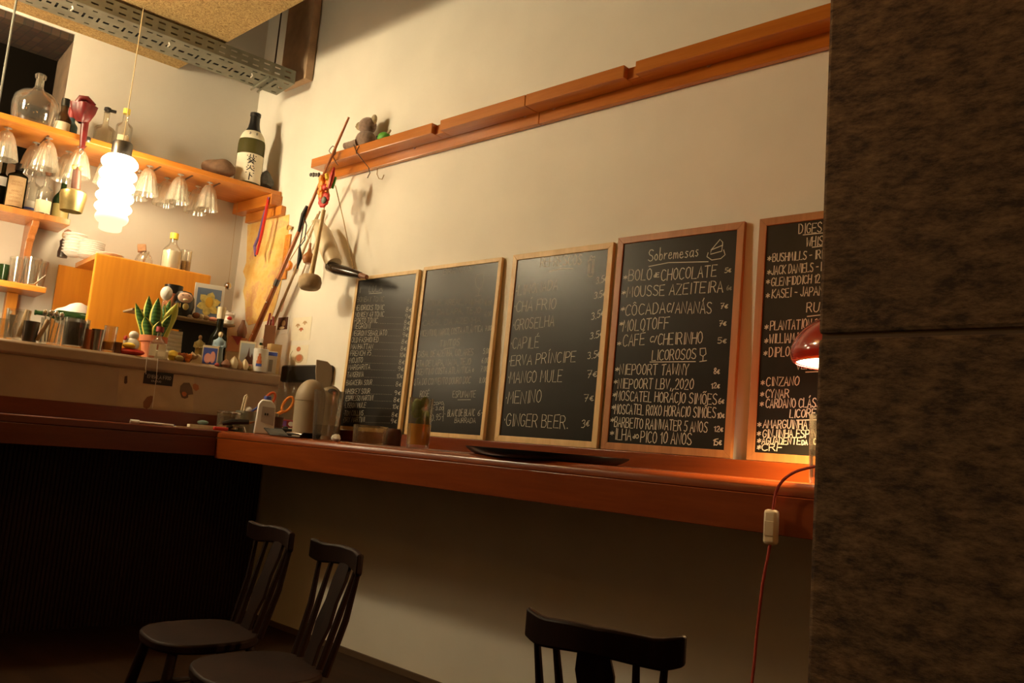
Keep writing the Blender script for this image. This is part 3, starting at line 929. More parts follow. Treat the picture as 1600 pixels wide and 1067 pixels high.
for y, x in ((250, 148), (304, 146), (342, 143), (396, 142), (522, 136), (576, 135), (626, 132), (742, 122), (788, 119), (828, 118), (908, 109), (944, 107), (972, 107), (998, 106)):
    it.append(('*', x, y, x + 13, y - 1, 24))
ex = [[(290, 143), (380, 134)], [(326, 192), (392, 184)], [(306, 467), (384, 458)], [(300, 688), (384, 684)], [(264, 879), (345, 877)]]
lw_ = PBOARD(1187.5, 340.8).x
q5 = PBOARD(1165.2, 716.7).x
B5 = chalkboard('digestif chalkboard in a brown frame behind the red lamp, half hidden by the pillar', (1187.5, 340.8), (1470, 306), (1165.2, 716.7), (1440, 736),
                .030, M['brownwood'], zl(it, 1140, 310, .3939), .0036, ze(ex, 1140, 310, .3939))
# =================================================================== PENDANT LAMPS
def face(p):
    return math.atan2(EYE.y - p[1], EYE.x - p[0])


def opal(name, low, high):
    """lit opal glass: the bulb sits in the upper half, so the lower rings glow less"""
    m = bpy.data.materials.new(name); m.use_nodes = True; nt = m.node_tree; nt.nodes.clear()
    out = nt.nodes.new('ShaderNodeOutputMaterial'); e = nt.nodes.new('ShaderNodeEmission')
    tc = nt.nodes.new('ShaderNodeTexCoord'); sp = nt.nodes.new('ShaderNodeSeparateXYZ'); rp = nt.nodes.new('ShaderNodeMapRange')
    rp.inputs[1].default_value = -.46; rp.inputs[2].default_value = -.22; rp.inputs[3].default_value = low; rp.inputs[4].default_value = high
    rp.interpolation_type = 'SMOOTHSTEP'
    nt.links.new(tc.outputs['Object'], sp.inputs[0]); nt.links.new(sp.outputs['Z'], rp.inputs[0]); nt.links.new(rp.outputs[0], e.inputs[1])
    e.inputs[0].default_value = (1.0, .80, .49, 1); nt.links.new(e.outputs[0], out.inputs[0])
    return m


M['opal'] = opal('opal_globe', 1.3, PEND)
M['opal_strong'] = opal('bright_opal_globe', 3.0, KEY)


def pendant(label, off, s, ztop, cordmat, cord_r, glow='opal'):
    p = BW(off, s, ztop)
    t = thing('pendant_lamp', label, 'lamp', p, 0, 'white opal pendants over the bar')
    mb = MB(); mb.tube([(0, 0, .004), (.004, 0, .5), (0, 0, zc - ztop - .001)], cord_r, 6)
    mb.build('cord', cordmat, t)
    mb = MB(); mb.lathe([(0, .01), (.050, .01), (.055, 0), (.055, -.075), (.05, -.078), (0, -.078)], 24)
    mb.build('lamp_holder', M['darksteel'], t)
    prof = [(.045, -.074)]
    z = -.078
    for k, (r, hh) in enumerate(((.098, .072), (.100, .068), (.098, .066), (.100, .064), (.098, .062), (.088, .056))):
        for j in range(9):
            a = PI * j / 8
            prof.append((.074 + (r - .074) * math.sin(a), z - hh * j / 8))
        z -= hh
    prof += [(.062, z - .004), (.060, z - .040), (.052, z - .046), (.046, z - .040), (.046, z - .01)]
    mb = MB(); mb.lathe(prof, 32)
    mb.build('glass_shade', M[glow], t, sharp=60)
    return t


pendant('ribbed white opal pendant lamp hanging over the bar in front of the shelf', PO, BS(193, 218, PO)[0], BS(193, 226, PO)[1], M['cream_cord'], .0028)
pendant('opal pendant lamp whose grey cable runs out at the upper left edge', PO, BS(10, 90, PO)[0], BS(-36, 330, PO)[1], M['cable'], .006)
pendant('bright opal pendant lamp over the far end of the bar, outside the picture', PO + .12, -2.55, 3.40, M['cable'], .006, 'opal_strong')

# =================================================================== SHELVES ON THE BAR WALL
ZS = 2.768; DS = .472               # top shelf: height of its top, depth
sh = thing('top_shelf', 'long orange pine shelf high on the bar wall with hanging glasses below', 'shelf', (0, 0, 0))
vsx = [BW(.002, -3.2, 0), BW(DS, -3.2, 0), PY(441, 300, -.003), PY(390, 318, -.003)]
pR = Vector((CORNER.x + (DS - .0) / NB.x * 1.0, 0, 0))
a_ = BW(DS, 0, 0)
# right end runs flush with the long wall (y = 0)
fr = BW(DS, 0, 0); k = (-.003 - fr.y) / EB.y; FR = fr + EB * k
bk_ = BW(.002, 0, 0); k = (-.003 - bk_.y) / EB.y; BK = bk_ + EB * k
mb = MB(); bprism(mb, [BW(.002, -3.2, 0), BW(DS, -3.2, 0), FR, BK], ZS - .034, ZS)
mb.build('board', M['pine'], sh, smooth=False, bevel=.004)
for sv in (-1.35, -1.15, -.93, -.72, -.52, -.34):
    mb = MB(); bq(mb, .10, .40, sv - .006, sv + .006, ZS - .0365, ZS - .0335)
    mb.build('glass_slot', M['leather'], sh, smooth=False)
mb = MB(); mb.lathe([(0, 0), (.011, 0), (.016, .006), (.016, .016), (.008, .022), (0, .022)], 14, M=Matrix.Rotation(RB, 4, 'Z') @ Matrix.Rotation(PI / 2, 4, 'Y'))
sk, zk = BS(136, 223, DS)
place(mb.build('screw_knob', M['darksteel'], sh), BW(DS + .0005, sk, ZS - .018))
# two stepped blocks on the long wall carry the right end
for (pa, pb, zh, yy) in (((366, 331), (431, 308), .075, -.075), ((378, 352), (446, 330), .075, -.05)):
    pass
xa = PY(366, 331, -.06).x; xb = PY(424, 320, -.06).x
mb = MB(); mb.box(xa + .02, -4.86, -.085, -.002, ZS - .112, ZS - .036)
mb.build('support_block', M['pine_x'], sh, smooth=False, bevel=.003)
mb = MB(); mb.box(-5.26, -4.80, -.035, -.002, ZS - .178, ZS - .1135)
mb.build('support_block', M['pine_x'], sh, smooth=False, bevel=.003)

ZM = 2.298
sm_ = thing('lower_shelf', 'reddish pine shelf with scrolled bracket at the left edge, holding liquor bottles', 'shelf', (0, 0, 0))
mb = MB(); bq(mb, .002, .30, -3.2, -1.150, ZM - .036, ZM)
mb.build('board', M['darkpine'], sm_, smooth=False, bevel=.003)
mb = MB()
pf = [(0.003, ZM - .0365), (.235, ZM - .0365), (.225, ZM - .07), (.19, ZM - .10), (.165, ZM - .115), (.165, ZM - .135), (.14, ZM - .15), (.128, ZM - .20), (.125, ZM - .27), (.105, ZM - .32), (.088, ZM - .36), (.085, 1.878), (.003, 1.878)]
sb = -1.315
vs_ = [BW(o, sb - .02, z) for o, z in pf] + [BW(o, sb + .02, z) for o, z in pf]
n = len(pf)
mb.add(vs_, [tuple(range(n)), tuple(range(2 * n - 1, n - 1, -1))] + [(i, (i + 1) % n, n + (i + 1) % n, n + i) for i in range(n)])
mb.build('scroll_bracket', M['darkpine'], sm_, smooth=False, bevel=.004)
ZG = 1.874
sg = thing('glass_shelf', 'short pine shelf at the left edge carrying upturned drinking glasses', 'shelf', (0, 0, 0))
mb = MB(); bq(mb, .002, .285, -3.2, -1.215, ZG - .036, ZG)
mb.build('board', M['pine'], sg, smooth=False, bevel=.006)
mb = MB(); bq(mb, .002, .06, -1.375, -1.315, 1.50, ZG - .0365)
mb.build('post', M['pine_z'], sg, smooth=False, bevel=.003)
mb = MB(); mb.lathe([(0, 0), (.012, 0), (.009, .006), (0, .008)], 12, M=Matrix.Rotation(RB, 4, 'Z') @ Matrix.Rotation(PI / 2, 4, 'Y'))
place(mb.build('light_dot', M['white'], sg), BW(.0605, -1.345, 1.72))  # white disc painted for light showing through a hole in the post

# --- hanging stemmed glasses
def wineglass(label, loc, ):
    t = thing('wine_glass', label, 'glass', loc, random.uniform(0, 6), 'fluted glasses hanging under the top shelf')
    mb = MB(); mb.lathe([(0, -.001), (.020, -.001), (.020, -.003), (.006, -.005), (.005, -.014), (.007, -.017), (0, -.018)], 18)
    mb.build('stem', M['cutglass'], t)
    mb = MB()
    mb.lathe([(.004, -.0175), (.024, -.024), (.040, -.052), (.053, -.095), (.064, -.145), (.071, -.185), (.0685, -.185), (.061, -.145), (.050, -.095), (.037, -.055), (.020, -.028), (0, -.0225)], 48, flute=(.07, 12))
    mb.build('bowl', M['cutglass'], t, sharp=80)
    return t


zu = ZS - .0375
spots = [((5, 245), .34, 'fluted glass hanging at the left edge of the picture'),
         ((54, 240), .20, 'rear one of two fluted glasses hanging above the cream label bottles'),
         ((74, 233), .36, 'front one of two fluted glasses hanging above the cream label bottles'),
         ((105, 256), .20, 'fluted glass hanging just left behind the cowbell strap'),
         ((124, 249), .36, 'fluted glass hanging right behind the cowbell strap'),
         ((165, 283), .36, 'fluted glass hanging behind the glowing pendant lamp'),
         ((215, 285), .20, 'rear fluted glass hanging just right of the pendant lamp'),
         ((231, 279), .36, 'front fluted glass hanging just right of the pendant lamp'),
         ((259, 297), .20, 'rear glass of the middle pair between lamp and brown stone'),
         ((280, 291), .36, 'front glass of the middle pair between lamp and brown stone'),
         ((308, 306), .20, 'rear glass of the pair hanging below the brown stone'),
         ((326, 300), .36, 'front glass of the pair hanging below the brown stone')]
g0 = None
for (px, py), off, lab in spots:
    s_, _ = BS(px, py, off)
    p = BW(off, s_, zu)
    if g0 is None:
        g0 = wineglass(lab, p)
    else:
        dup(g0, p, random.uniform(0, 6), lab)

# =================================================================== BOTTLES
def arc_label(mb, r, z0, z1, half, n=10, mi=0, facing=0.0):
    b = len(mb.v)
    for i in range(n + 1):
        a = facing - half + 2 * half * i / n
        for z in (z0, z1):
            mb.v.append((r * math.cos(a), r * math.sin(a), z))
    for i in range(n):
        mb.f.append((b + 2 * i, b + 2 * i + 2, b + 2 * i + 3, b + 2 * i + 1)); mb.mi.append(mi)


def curved_text(mb, text, r, z, hz, wdt, half, mi=0, facing=0.0):
    """stroke text wrapped round a bottle, centred on the local +x side"""
    st, tw = glyphs(text)
    for p in st:
        pts = []
        for u, v in p:
            a = facing + (u / tw - .5) * 2 * half
            pts.append(Vector((r * math.cos(a), r * math.sin(a), z + hz * v / 6)))
        stroke(mb, pts, wdt, Vector((math.cos(facing), math.sin(facing), 0)), mi)


def bottle(name, label, loc, h, r, g, shoulder=.55, neck=.30, neck_h=.30, cap=None, caph=.06, labels=(), liquid=None, group=None, cat='bottle', rz=None):
    t = thing(name, label, cat, loc, face(loc) if rz is None else rz, group)
    rn = r * neck
    zs, zn = h * shoulder, h * (1 - neck_h)
    prof = [(0, .001), (r * .9, .001), (r, r * .12), (r, zs)]
    for k in range(1, 6):
        f_ = k / 5
        prof.append((r + (rn - r) * (.5 - .5 * math.cos(PI * f_)), zs + (zn - zs) * f_))
    prof += [(rn, h * .985), (rn * 1.12, h * .987), (rn * 1.12, h), (rn * .8, h)]
    mb = MB(); mb.lathe(prof, 24); mb.build('glass_body', g, t)
    if liquid:
        mat, f_ = liquid
        mb = MB(); mb.lathe([(0, .006), (r * .92, .006), (r * .92, h * f_), (0, h * f_)], 20); mb.build('liquid', mat, t)
    if cap is not None:
        mb = MB(); mb.lathe([(rn * 1.16, h - h * caph), (rn * 1.2, h - h * caph), (rn * 1.2, h + .003), (0, h + .004)], 16); mb.build('cap', cap, t)
    for (z0, z1, half, mat) in labels:
        mb = MB(); arc_label(mb, r + .0012, h * z0, h * z1, half); mb.build('paper_label', mat, t)
    return t


def stand(px, pyb, pyt, off, z, wpx=None):
    s_, zb = BS(px, pyb, off); _, zt = BS(px, pyt, off)
    p = BW(off, s_, z)
    return p, zt - zb, (wpx / ppm(p) / 2 if wpx else None)


# --- top shelf, left to right
p, h, r = stand(53, 186, 95, .30, ZS, 66)
t = thing('demijohn', 'large clear round demijohn with a short neck on the top shelf', 'demijohn', p, face(p))
mb = MB()
mb.lathe([(0, .002), (r * .78, .002), (r * .9, .02), (r * .98, h * .25), (r, h * .42), (r * .93, h * .55), (r * .7, h * .64), (r * .3, h * .70), (r * .19, h * .76), (r * .17, h * .92), (r * .24, h * .925), (r * .25, h * .98), (r * .2, h), (r * .12, h), (r * .12, h * .78)], 32)
mb.build('glass_body', M['glass'], t)
p, h, r = stand(96, 203, 133, .20, ZS, 24)
bottle('liquor_bottle', 'dark bottle with cream label and black cap just right of the demijohn', p, h, r, M['glass_amber'], .52, .42, .28, M['black'], .16, [(.06, .44, 1.1, M['paper'])])
p, h, r = stand(109, 206, 140, .10, ZS, 20)
bottle('liquor_bottle', 'blue bottle with dark red cap behind the red funnel', p, h, r, plain('bluebottle', (.05, .13, .17), .2), .55, .5, .3, M['deepred'], .24)
p, h, r = stand(160, 226, 160, .22, ZS, 30)
t = bottle('grey_bottle', 'frosted dark grey bottle with stopper right of the red funnel', p, h, r, M['glass_frost'], .58, .28, .28)
mb = MB(); mb.lathe([(0, h), (.012, h), (.022, h + .014), (.02, h + .03), (.008, h + .036), (0, h + .036)], 14); mb.build('stopper', M['black'], t)
mb = MB(); mb.box(-.008, .008, .012, .05, h + .008, h + .026); mb.build('stopper_handle', M['black'], t, bevel=.004)
p, h, r = stand(189, 236, 161, .28, ZS, 24)
t = bottle('clear_bottle', 'clear bottle with yellow cap standing directly behind the pendant cord', p, h, r, M['glass'], .62, .36, .26, M['yellow'], .10, [(.16, .40, .7, M['cream'])])
# brown stone, sake bottle, dark rock
p, h, r = stand(340, 276, 248, .39, ZS, 54)
mb = MB(); mb.ell((0, 0, .062), (.07, .110, .062), 22, 12, M=Matrix.Rotation(.05, 4, 'X'))
for i, v in enumerate(mb.v):
    mb.v[i] = (v[0], v[1], max(.0, v[2] * (1 + .06 * math.sin(v[1] * 40))))
o = mb.build('oval_stone', M['stone'], None)
place(o, p, face(p)); tag(o, 'smooth brown oval stone beside the tall sake bottle', 'stone')
p, h, r = stand(386, 285, 166, .36, ZS, 41)
t = thing('sake_bottle', 'tall green sake bottle with brush lettered white label at the shelf end', 'bottle', p, face(p))
H_ = h
mb = MB()
mb.lathe([(0, .001), (r * .92, .001), (r, .012), (r, H_ * .55), (r * .97, H_ * .60), (r * .82, H_ * .68), (r * .58, H_ * .745), (r * .42, H_ * .80), (r * .34, H_ * .87), (r * .32, H_ * .97), (0, H_ * .97)], 30)
mb.build('glass_body', M['glass_sake'], t)
mb = MB(); mb.lathe([(r * .60, H_ * .745), (r * .45, H_ * .80), (r * .38, H_ * .87), (r * .36, H_ * .955), (r * .40, H_ * .958), (r * .40, H_), (0, H_ * 1.002)], 20)
mb.build('foil_neck', M['black'], t)
mb = MB(); arc_label(mb, r + .0012, H_ * .035, H_ * .41, 1.25, 14); lab_ = mb.build('paper_label', M['paper'], t)
mb = MB()
zt_ = [.612, .64, .67, .70, .735]; rr_ = [.955, .90, .84, .755, .62]
for i in range(4):
    b0 = len(mb.v)
    for j in range(13):
        a = -1.2 + 2.4 * j / 12
        for q in (i, i + 1):
            mb.v.append(((r * rr_[q] + .004) * math.cos(a), (r * rr_[q] + .004) * math.sin(a), H_ * zt_[q]))
    for j in range(12):
        mb.f.append((b0 + 2 * j, b0 + 2 * j + 2, b0 + 2 * j + 3, b0 + 2 * j + 1)); mb.mi.append(0)
mb.build('shoulder_label', M['paper'], t)
KAN = [[[(0, 5.2), (6, 5.5)], [(2, 6.2), (1.8, 4.6)], [(4, 6.3), (4.2, 4.7)], [(1, 4.2), (3, 4.3), (.4, 2.2)], [(1.4, 3.4), (2, 2.8)], [(4, 4.4), (3.4, 3.4), (6, 2)], [(5, 4), (4.4, 3.2)], [(2, 2.2), (4.2, 2.3)], [(1.4, 1.3), (4.8, 1.4)], [(3, 2.2), (2.6, 1), (1, 0)], [(3.2, 1.3), (5, 0)]],
       [[(1, 4.6), (5, 4.8)], [(.4, 2.8), (5.6, 3)], [(3, 4.7), (2.6, 2.4), (.8, .4)], [(3, 2.6), (4.2, 1.2), (5.8, .5)]],
       [[(.3, 5), (5.7, 5.2)], [(3, 5.1), (2.8, 0)], [(3.2, 3.6), (4.8, 2.6)]]]
mb = MB()
for q, (zz, hz) in enumerate(((.27, .115), (.175, .085), (.055, .11))):
    for st in KAN[q]:
        pts = []
        for u, v in st:
            a = .10 + (u - 3) / 6 * .62
            pts.append(Vector(((r + .0022) * math.cos(a), (r + .0022) * math.sin(a), H_ * (zz + hz * v / 6))))
        stroke(mb, pts, .0062, Vector((1, .1, 0)).normalized())
for a0 in (-.25, .30):
    for st in ([(0, 0), (.1, 5)], [(-1, 3.4), (1.2, 3.8)], [(-1, 1.2), (1, 1.6)]):
        stroke(mb, [Vector(((r * .845 + .0052) * math.cos(a0 + u * .07), (r * .845 + .0052) * math.sin(a0 + u * .07), H_ * (.662 + .007 * v))) for u, v in st], .003, Vector((1, 0, 0)))
mb.build('brush_lettering', M['black'], lab_, smooth=False)
p, h, r = stand(428, 298, 269, .36, ZS, 32)
mb = MB(); mb.ell((0, 0, .066), (.070, .070, .068), 14, 9)
for i, v in enumerate(mb.v):
    k = 1 + .13 * math.sin(9 * v[0] * 8 + 1) * math.cos(7 * v[1] * 9 + v[2] * 40)
    mb.v[i] = (v[0] * k, v[1] * k, max(0, v[2] * (1 + .1 * math.sin(v[1] * 70))))
o = mb.build('dark_rock', M['rock'], None, sharp=25)
p.y = min(p.y, -.090)
place(o, p, face(p)); tag(o, 'dark angular rock at the right end of the top shelf', 'rock')

# --- red funnel bundle, strap and cowbell hung from the top shelf edge
pk = PB(130, 166, .50)
t = thing('cowbell', 'brass cowbell hanging on a red strap and leather collar from the top shelf', 'cowbell', pk, face(pk))
def rel(px, py, off=.50):
    q = PB(px, py, off) - pk
    c, s_ = math.cos(-face(pk)), math.sin(-face(pk))
    return Vector((q.x * c - q.y * s_, q.x * s_ + q.y * c, q.z))
a = rel(133, 190); b_ = rel(128, 232); c_ = rel(122, 252)
mb = MB(); mb.tube([a + Vector((0, .004, .02)), a, (a + b_) / 2, b_], [.026, .022, .02, .015], 10)
mb.build('strap', M['funnel'], t)
mb = MB()
top = rel(131, 168)
mb.lathe([(.020, -.095), (.040, -.075), (.058, -.03), (.066, .012), (.060, .012), (.045, -.02), (0, -.04)], 24, c=top + Vector((0, 0, .0)), flute=(.16, 5))
mb.tube([top + Vector((-.01, -.05, .0)), top + Vector((.02, -.02, .045)), top + Vector((.02, .01, .05)), top + Vector((.02, .055, .02))], [.012, .02, .018, .01], 8)
mb.build('red_bow', M['funnel'], t, sharp=60)
mb = MB()
ring = [b_ + Vector((0, .010 * math.cos(k / 10 * 2 * PI), -.018 + .016 * math.sin(k / 10 * 2 * PI))) for k in range(11)]
mb.tube(ring, .0025, 6); mb.tube([b_ + Vector((0, 0, -.034)), rel(121, 256)], .0025, 6)
mb.build('ring', M['darksteel'], t)
k0 = rel(121, 262); k1 = rel(118, 296)
mb = MB(); mb.tube([k0, (k0 + k1) / 2, k1], [.022, .026, .026], 10); mb.build('collar', M['leather'], t)
mb = MB(); mb.ell(k0 + Vector((.018, -.018, -.004)), (.012, .014, .014), 10, 8); mb.ell(k0 + Vector((.018, .018, -.004)), (.012, .014, .014), 10, 8)
mb.build('collar_studs', M['olive'], t)
bt = rel(116, 297); bb = rel(113, 331)
hb = bt.z - bb.z
mb = MB()
pr_ = [(0, 0), (.04, 0), (.068, -.014), (.071, -.035), (.062, -hb * .8), (.058, -hb), (.054, -hb), (.055, -hb * .75), (.06, -.04), (0, -.02)]
mb.lathe(pr_, 24, c=bt)
mb.build('bell', plain('aged_brass', (.50, .38, .15), .35, .85, noise=.35, nscale=14), t)

# --- bottles on the lower shelf
for (px, yb, yt, off, w_, g, cap, caph, labs, lab, sh_, nk, nh, liq) in (
    (-4, 325, 240, .10, 20, M['glass_dark'], M['black'], .1, [(.45, .62, 1.1, M['white'])], 'dark bottle with white label cut by the left edge', .62, .32, .28, None),
    (20, 326, 252, .20, 28, M['glass_dark'], M['black'], .14, [(.06, .70, .95, M['tan'])], 'squat black bottle with a tall tan label', .74, .36, .16, None),
    (44, 330, 246, .085, 23, M['glass'], M['red'], .06, [(.02, .30, 1.2, M['white'])], 'clear bottle with white blue and orange label', .60, .3, .3, None),
    (65, 334, 262, .20, 23, M['glass'], M['brown'], .08, [(.06, .34, 1.15, M['cream'])], 'clear bottle with plain cream label and amber drink', .58, .34, .3, (M['glass_amber'], .08)),
    (92, 341, 262, .12, 25, M['glass_green'], None, .1, [(.06, .36, 1.1, M['olive'])], 'green bottle with olive yellow label behind the cowbell', .45, .32, .3, None)):
    p, h, r = stand(px, yb, yt, off, ZM, w_)
    t = bottle('liquor_bottle', lab, p, h, r, g, sh_, nk, nh, cap, caph, labs, liq, 'bottles on the lower shelf')
    if 'orange label' in lab:
        mb = MB(); arc_label(mb, r + .0018, h * .13, h * .17, 1.1); mb.build('blue_stripe', M['blue'], t)
        mb = MB(); arc_label(mb, r + .0018, h * .03, h * .08, 1.1); mb.build('orange_stripe', M['orange'], t)
    if 'tan label' in lab:
        mb = MB()
        for zz, ww in ((.56, .5), (.50, .5), (.36, .4), (.30, .6), (.22, .5), (.14, .5)):
            curved_text(mb, 'OOIIOI', r + .0022, h * zz, h * .035, .0016, ww)
        mb.build('label_print', M['brown'], t, smooth=False)

# --- upturned glasses on the glass shelf
def tumbler(name, label, loc, h, r0, r1, group=None, mat=None, liquid=None, cat='glass', base=.012):
    t = thing(name, label, cat, loc, face(loc), group)
    mb = MB()
    mb.lathe([(0, .001), (r0 * .94, .001), (r0, .006), (r1, h), (r1 - .0018, h), (r0 - .002, base), (0, base)], 28)
    mb.build('glass_wall', mat or M['glass'], t, sharp=50)
    if liquid:
        lm, f_ = liquid
        rl = r0 + (r1 - r0) * f_ - .003
        mb = MB(); mb.lathe([(0, base + .0012), (r0 - .003, base + .0012), (rl, h * f_), (0, h * f_)], 24)
        mb.build('drink', lm, t, sharp=50)
    return t


for (px, yb, yt, off, w_, lab) in ((5, 432, 402, .12, 16, 'small green tinted jar at the far left of the glass shelf'),
                                   (24, 436, 394, .18, 24, 'ribbed tumbler second from the left on the glass shelf'),
                                   (46, 440, 394, .18, 26, 'ribbed tumbler third from the left on the glass shelf'),
                                   (60, 443, 398, .12, 20, 'tumbler at the right end of the glass shelf')):
    p, h, r = stand(px, yb, yt, off, ZG, w_)
    tumbler('tumbler', lab, p, h, r * .72, r, 'glasses on the small glass shelf', M['glass_green'] if 'green' in lab else None)
p, h, r = stand(60, 444, 424, .24, ZG)
mb = MB(); mb.tube([(0, -.05, .004), (0, -.02, .012), (0, .01, .05), (0, .03, .075)], [.010, .006, .004, .004], 8)
o = mb.build('spoon', M['steel'], None); place(o, p, face(p)); tag(o, 'bent steel spoon leaning at the right end of the glass shelf', 'spoon')

# =================================================================== CABINET
s0, s1, zc0, zc1, oc = -1.03, -.35, 1.36, 2.098, .50
cab = thing('wooden_cabinet', 'open sided orange wooden cabinet behind the bar, plates on its top', 'cabinet', (0, 0, 0))
mb = MB(); bq(mb, oc - .028, oc, s0, s1, zc0, zc1)
mb.build('front_panel', M['pine_z'], cab, smooth=False, bevel=.008)
mb = MB(); bq(mb, .003, oc - .0285, s0 + .002, s1, zc1 - .035, zc1 - .004)
mb.build('top_board', M['pine'], cab, smooth=False, bevel=.002)
mb = MB(); bq(mb, .003, .022, s0 - .09, s1 - .026, zc0, zc1 - .0355)
mb.build('back_panel', M['pine_z'], cab, smooth=False)
mb = MB(); bq(mb, .0225, oc - .0285, s1 - .025, s1, zc0, zc1 - .0355)
mb.build('side_panel', M['pine_z'], cab, smooth=False)
mb = MB(); bq(mb, .0225, oc - .0285, s0 + .002, s1 - .0255, zc0, zc0 + .03)
mb.build('bottom_board', M['pine'], cab, smooth=False)
zin = zc0 + .03
mb = MB(); bq(mb, .0225, oc - .0285, s0 + .002, s1 - .0255, 1.655, 1.675)
mb.build('inner_shelf', M['pine'], cab, smooth=False)
zi2 = 1.675
# inside: white cloth and a green bottle lying on its side
p = BW(.27, BS(118, 480, .27)[0], zi2)
mb = MB(); mb.ell((0, 0, .055), (.09, .11, .075), 18, 10)
for i, v in enumerate(mb.v):
    k = 1 + .12 * math.sin(v[0] * 45) * math.cos(v[1] * 38)
    mb.v[i] = (v[0] * k, v[1] * k, max(.0, v[2] * (1 + .12 * math.sin(v[0] * 30 + v[1] * 22))))
o = mb.build('folded_cloth', M['white'], None); place(o, p, RB); tag(o, 'crumpled white cloth inside the open cabinet', 'cloth')
p = BW(.42, BS(104, 490, .42)[0], zi2 + .033)
mb = MB(); mb.lathe([(0, -.14), (.030, -.14), (.032, -.13), (.032, .04), (.014, .09), (.012, .15), (.015, .15), (.015, .16), (0, .16)], 18, M=Matrix.Rotation(PI / 2, 4, 'X'))
o = mb.build('green_bottle', M['glass_green'], None); place(o, p, RB - .25); tag(o, 'green bottle lying on its side at the open end of the cabinet', 'bottle')

zcT = zc1 - .004
# stack of bowls: every bowl its own
p, h, r = stand(111, 417, 386, .22, zcT, 26)
b0 = None
for k in range(7):
    q = Vector(p) + Vector((0, 0, .0005 + k * .0185))
    lab = ('topmost' if k == 6 else 'lowest' if k == 0 else ('second', 'third', 'fourth', 'fifth', 'sixth')[k - 1]) + (' white bowl of the stack' if k in (0, 6) else ' white bowl from the bottom of the stack') + ' left on the cabinet'
    if b0 is None:
        mb = MB(); mb.lathe([(0, 0), (.030, 0), (.048, .010), (.058, .022), (.066, .0235), (.066, .026), (.057, .0255), (.046, .0135), (.030, .0035), (0, .0035)], 28)
        b0 = mb.build('bowl', M['white'], None, sharp=50); place(b0, q); tag(b0, lab, 'bowl', 'stacked white bowls on the cabinet')
    else:
        c = b0.copy(); COL.objects.link(c); c.location = q; c['label'] = lab
p, h, r = stand(138, 404, 378, .24, zcT, 34)
b0 = None
names = ['lowest', 'second', 'third', 'fourth', 'fifth', 'sixth', 'seventh', 'topmost']
for k in range(8):
    q = Vector(p) + Vector((0, 0, .0005 + k * .0125))
    lab = (names[k] + ' white plate of the pile beside the bowls') if k in (0, 7) else names[k] + ' white plate from the bottom of the pile beside the bowls'
    if b0 is None:
        mb = MB(); mb.lathe([(0, 0), (.045, 0), (.065, .008), (.082, .016), (.080, .0178), (.063, .0105), (.044, .003), (0, .003)], 30)
        b0 = mb.build('plate', M['white'], None, sharp=50); place(b0, q); tag(b0, lab, 'plate', 'stacked white plates on the cabinet')
    else:
        c = b0.copy(); COL.objects.link(c); c.location = q; c['label'] = lab
p, h, r = stand(94, 420, 382, .12, zcT, 14)
t = thing('figurine', 'small dark figurine standing left of the bowls on the cabinet', 'figurine', p, face(p))
mb = MB(); mb.lathe([(0, 0), (.028, 0), (.03, .03), (.022, .07), (.026, .10), (.012, .118), (0, .12)], 16); mb.build('robe', M['darksteel'], t)
mb = MB(); mb.ell((0, 0, .138), (.02, .02, .024), 12, 8); mb.build('head', M['tan'], t)
mb = MB(); mb.tube([(0, 0, .155), (.0, .012, .172), (0, .028, .17)], [.014, .008, .003], 8); mb.build('cap', M['brown'], t)
p, h, r = stand(172, 396, 386, .40, zcT, 40)
mb = MB(); mb.lathe([(0, 0), (.028, 0), (.06, .012), (.078, .022), (.076, .024), (.057, .0145), (.027, .003), (0, .003)], 30)
o = mb.build('saucer', M['white'], None, sharp=50); place(o, p); tag(o, 'single white saucer at the front corner of the cabinet top', 'saucer')
p, h, r = stand(225, 406, 370, .40, zcT, 26)
t = thing('carafe', 'small clear carafe with a cork stopper on the cabinet', 'carafe', p, face(p))
mb = MB(); mb.lathe([(0, .001), (r, .001), (r * 1.02, h * .2), (r * .8, h * .42), (r * .5, h * .55), (r * .5, h * .62), (r * .45, h * .62), (r * .45, h * .55), (0, .01)], 22); mb.build('glass_body', M['glass'], t)
mb = MB(); mb.box(-.02, .02, -.025, .025, h * .58, h * .92, M=Matrix.Rotation(.2, 4, 'X')); mb.build('cork', M['cork'], t, bevel=.006)
p, h, r = stand(266, 416, 356, .38, zcT, 29)
t = bottle('milk_bottle', 'white filled bottle with yellow stopper on the cabinet', p, h, r, M['glass'], .50, .36, .22, M['yellow'], .14, [], (plain('milk', (.78, .70, .52), .5), .52))
p, h, r = stand(288, 421, 395, .34, zcT, 17)
tumbler('tumbler', 'glass of brown liquid right of the white bottle on the cabinet', p, h * 1.5, r, r, None, None, (M['tan'], .55))
# =================================================================== TRINKETS ON THE BAR LEDGE
def solo(mb, name, mat, loc, rz, label, cat, group=None, **kw):
    o = mb.build(name, mat, None, **kw); place(o, loc, rz); return tag(o, label, cat, group)


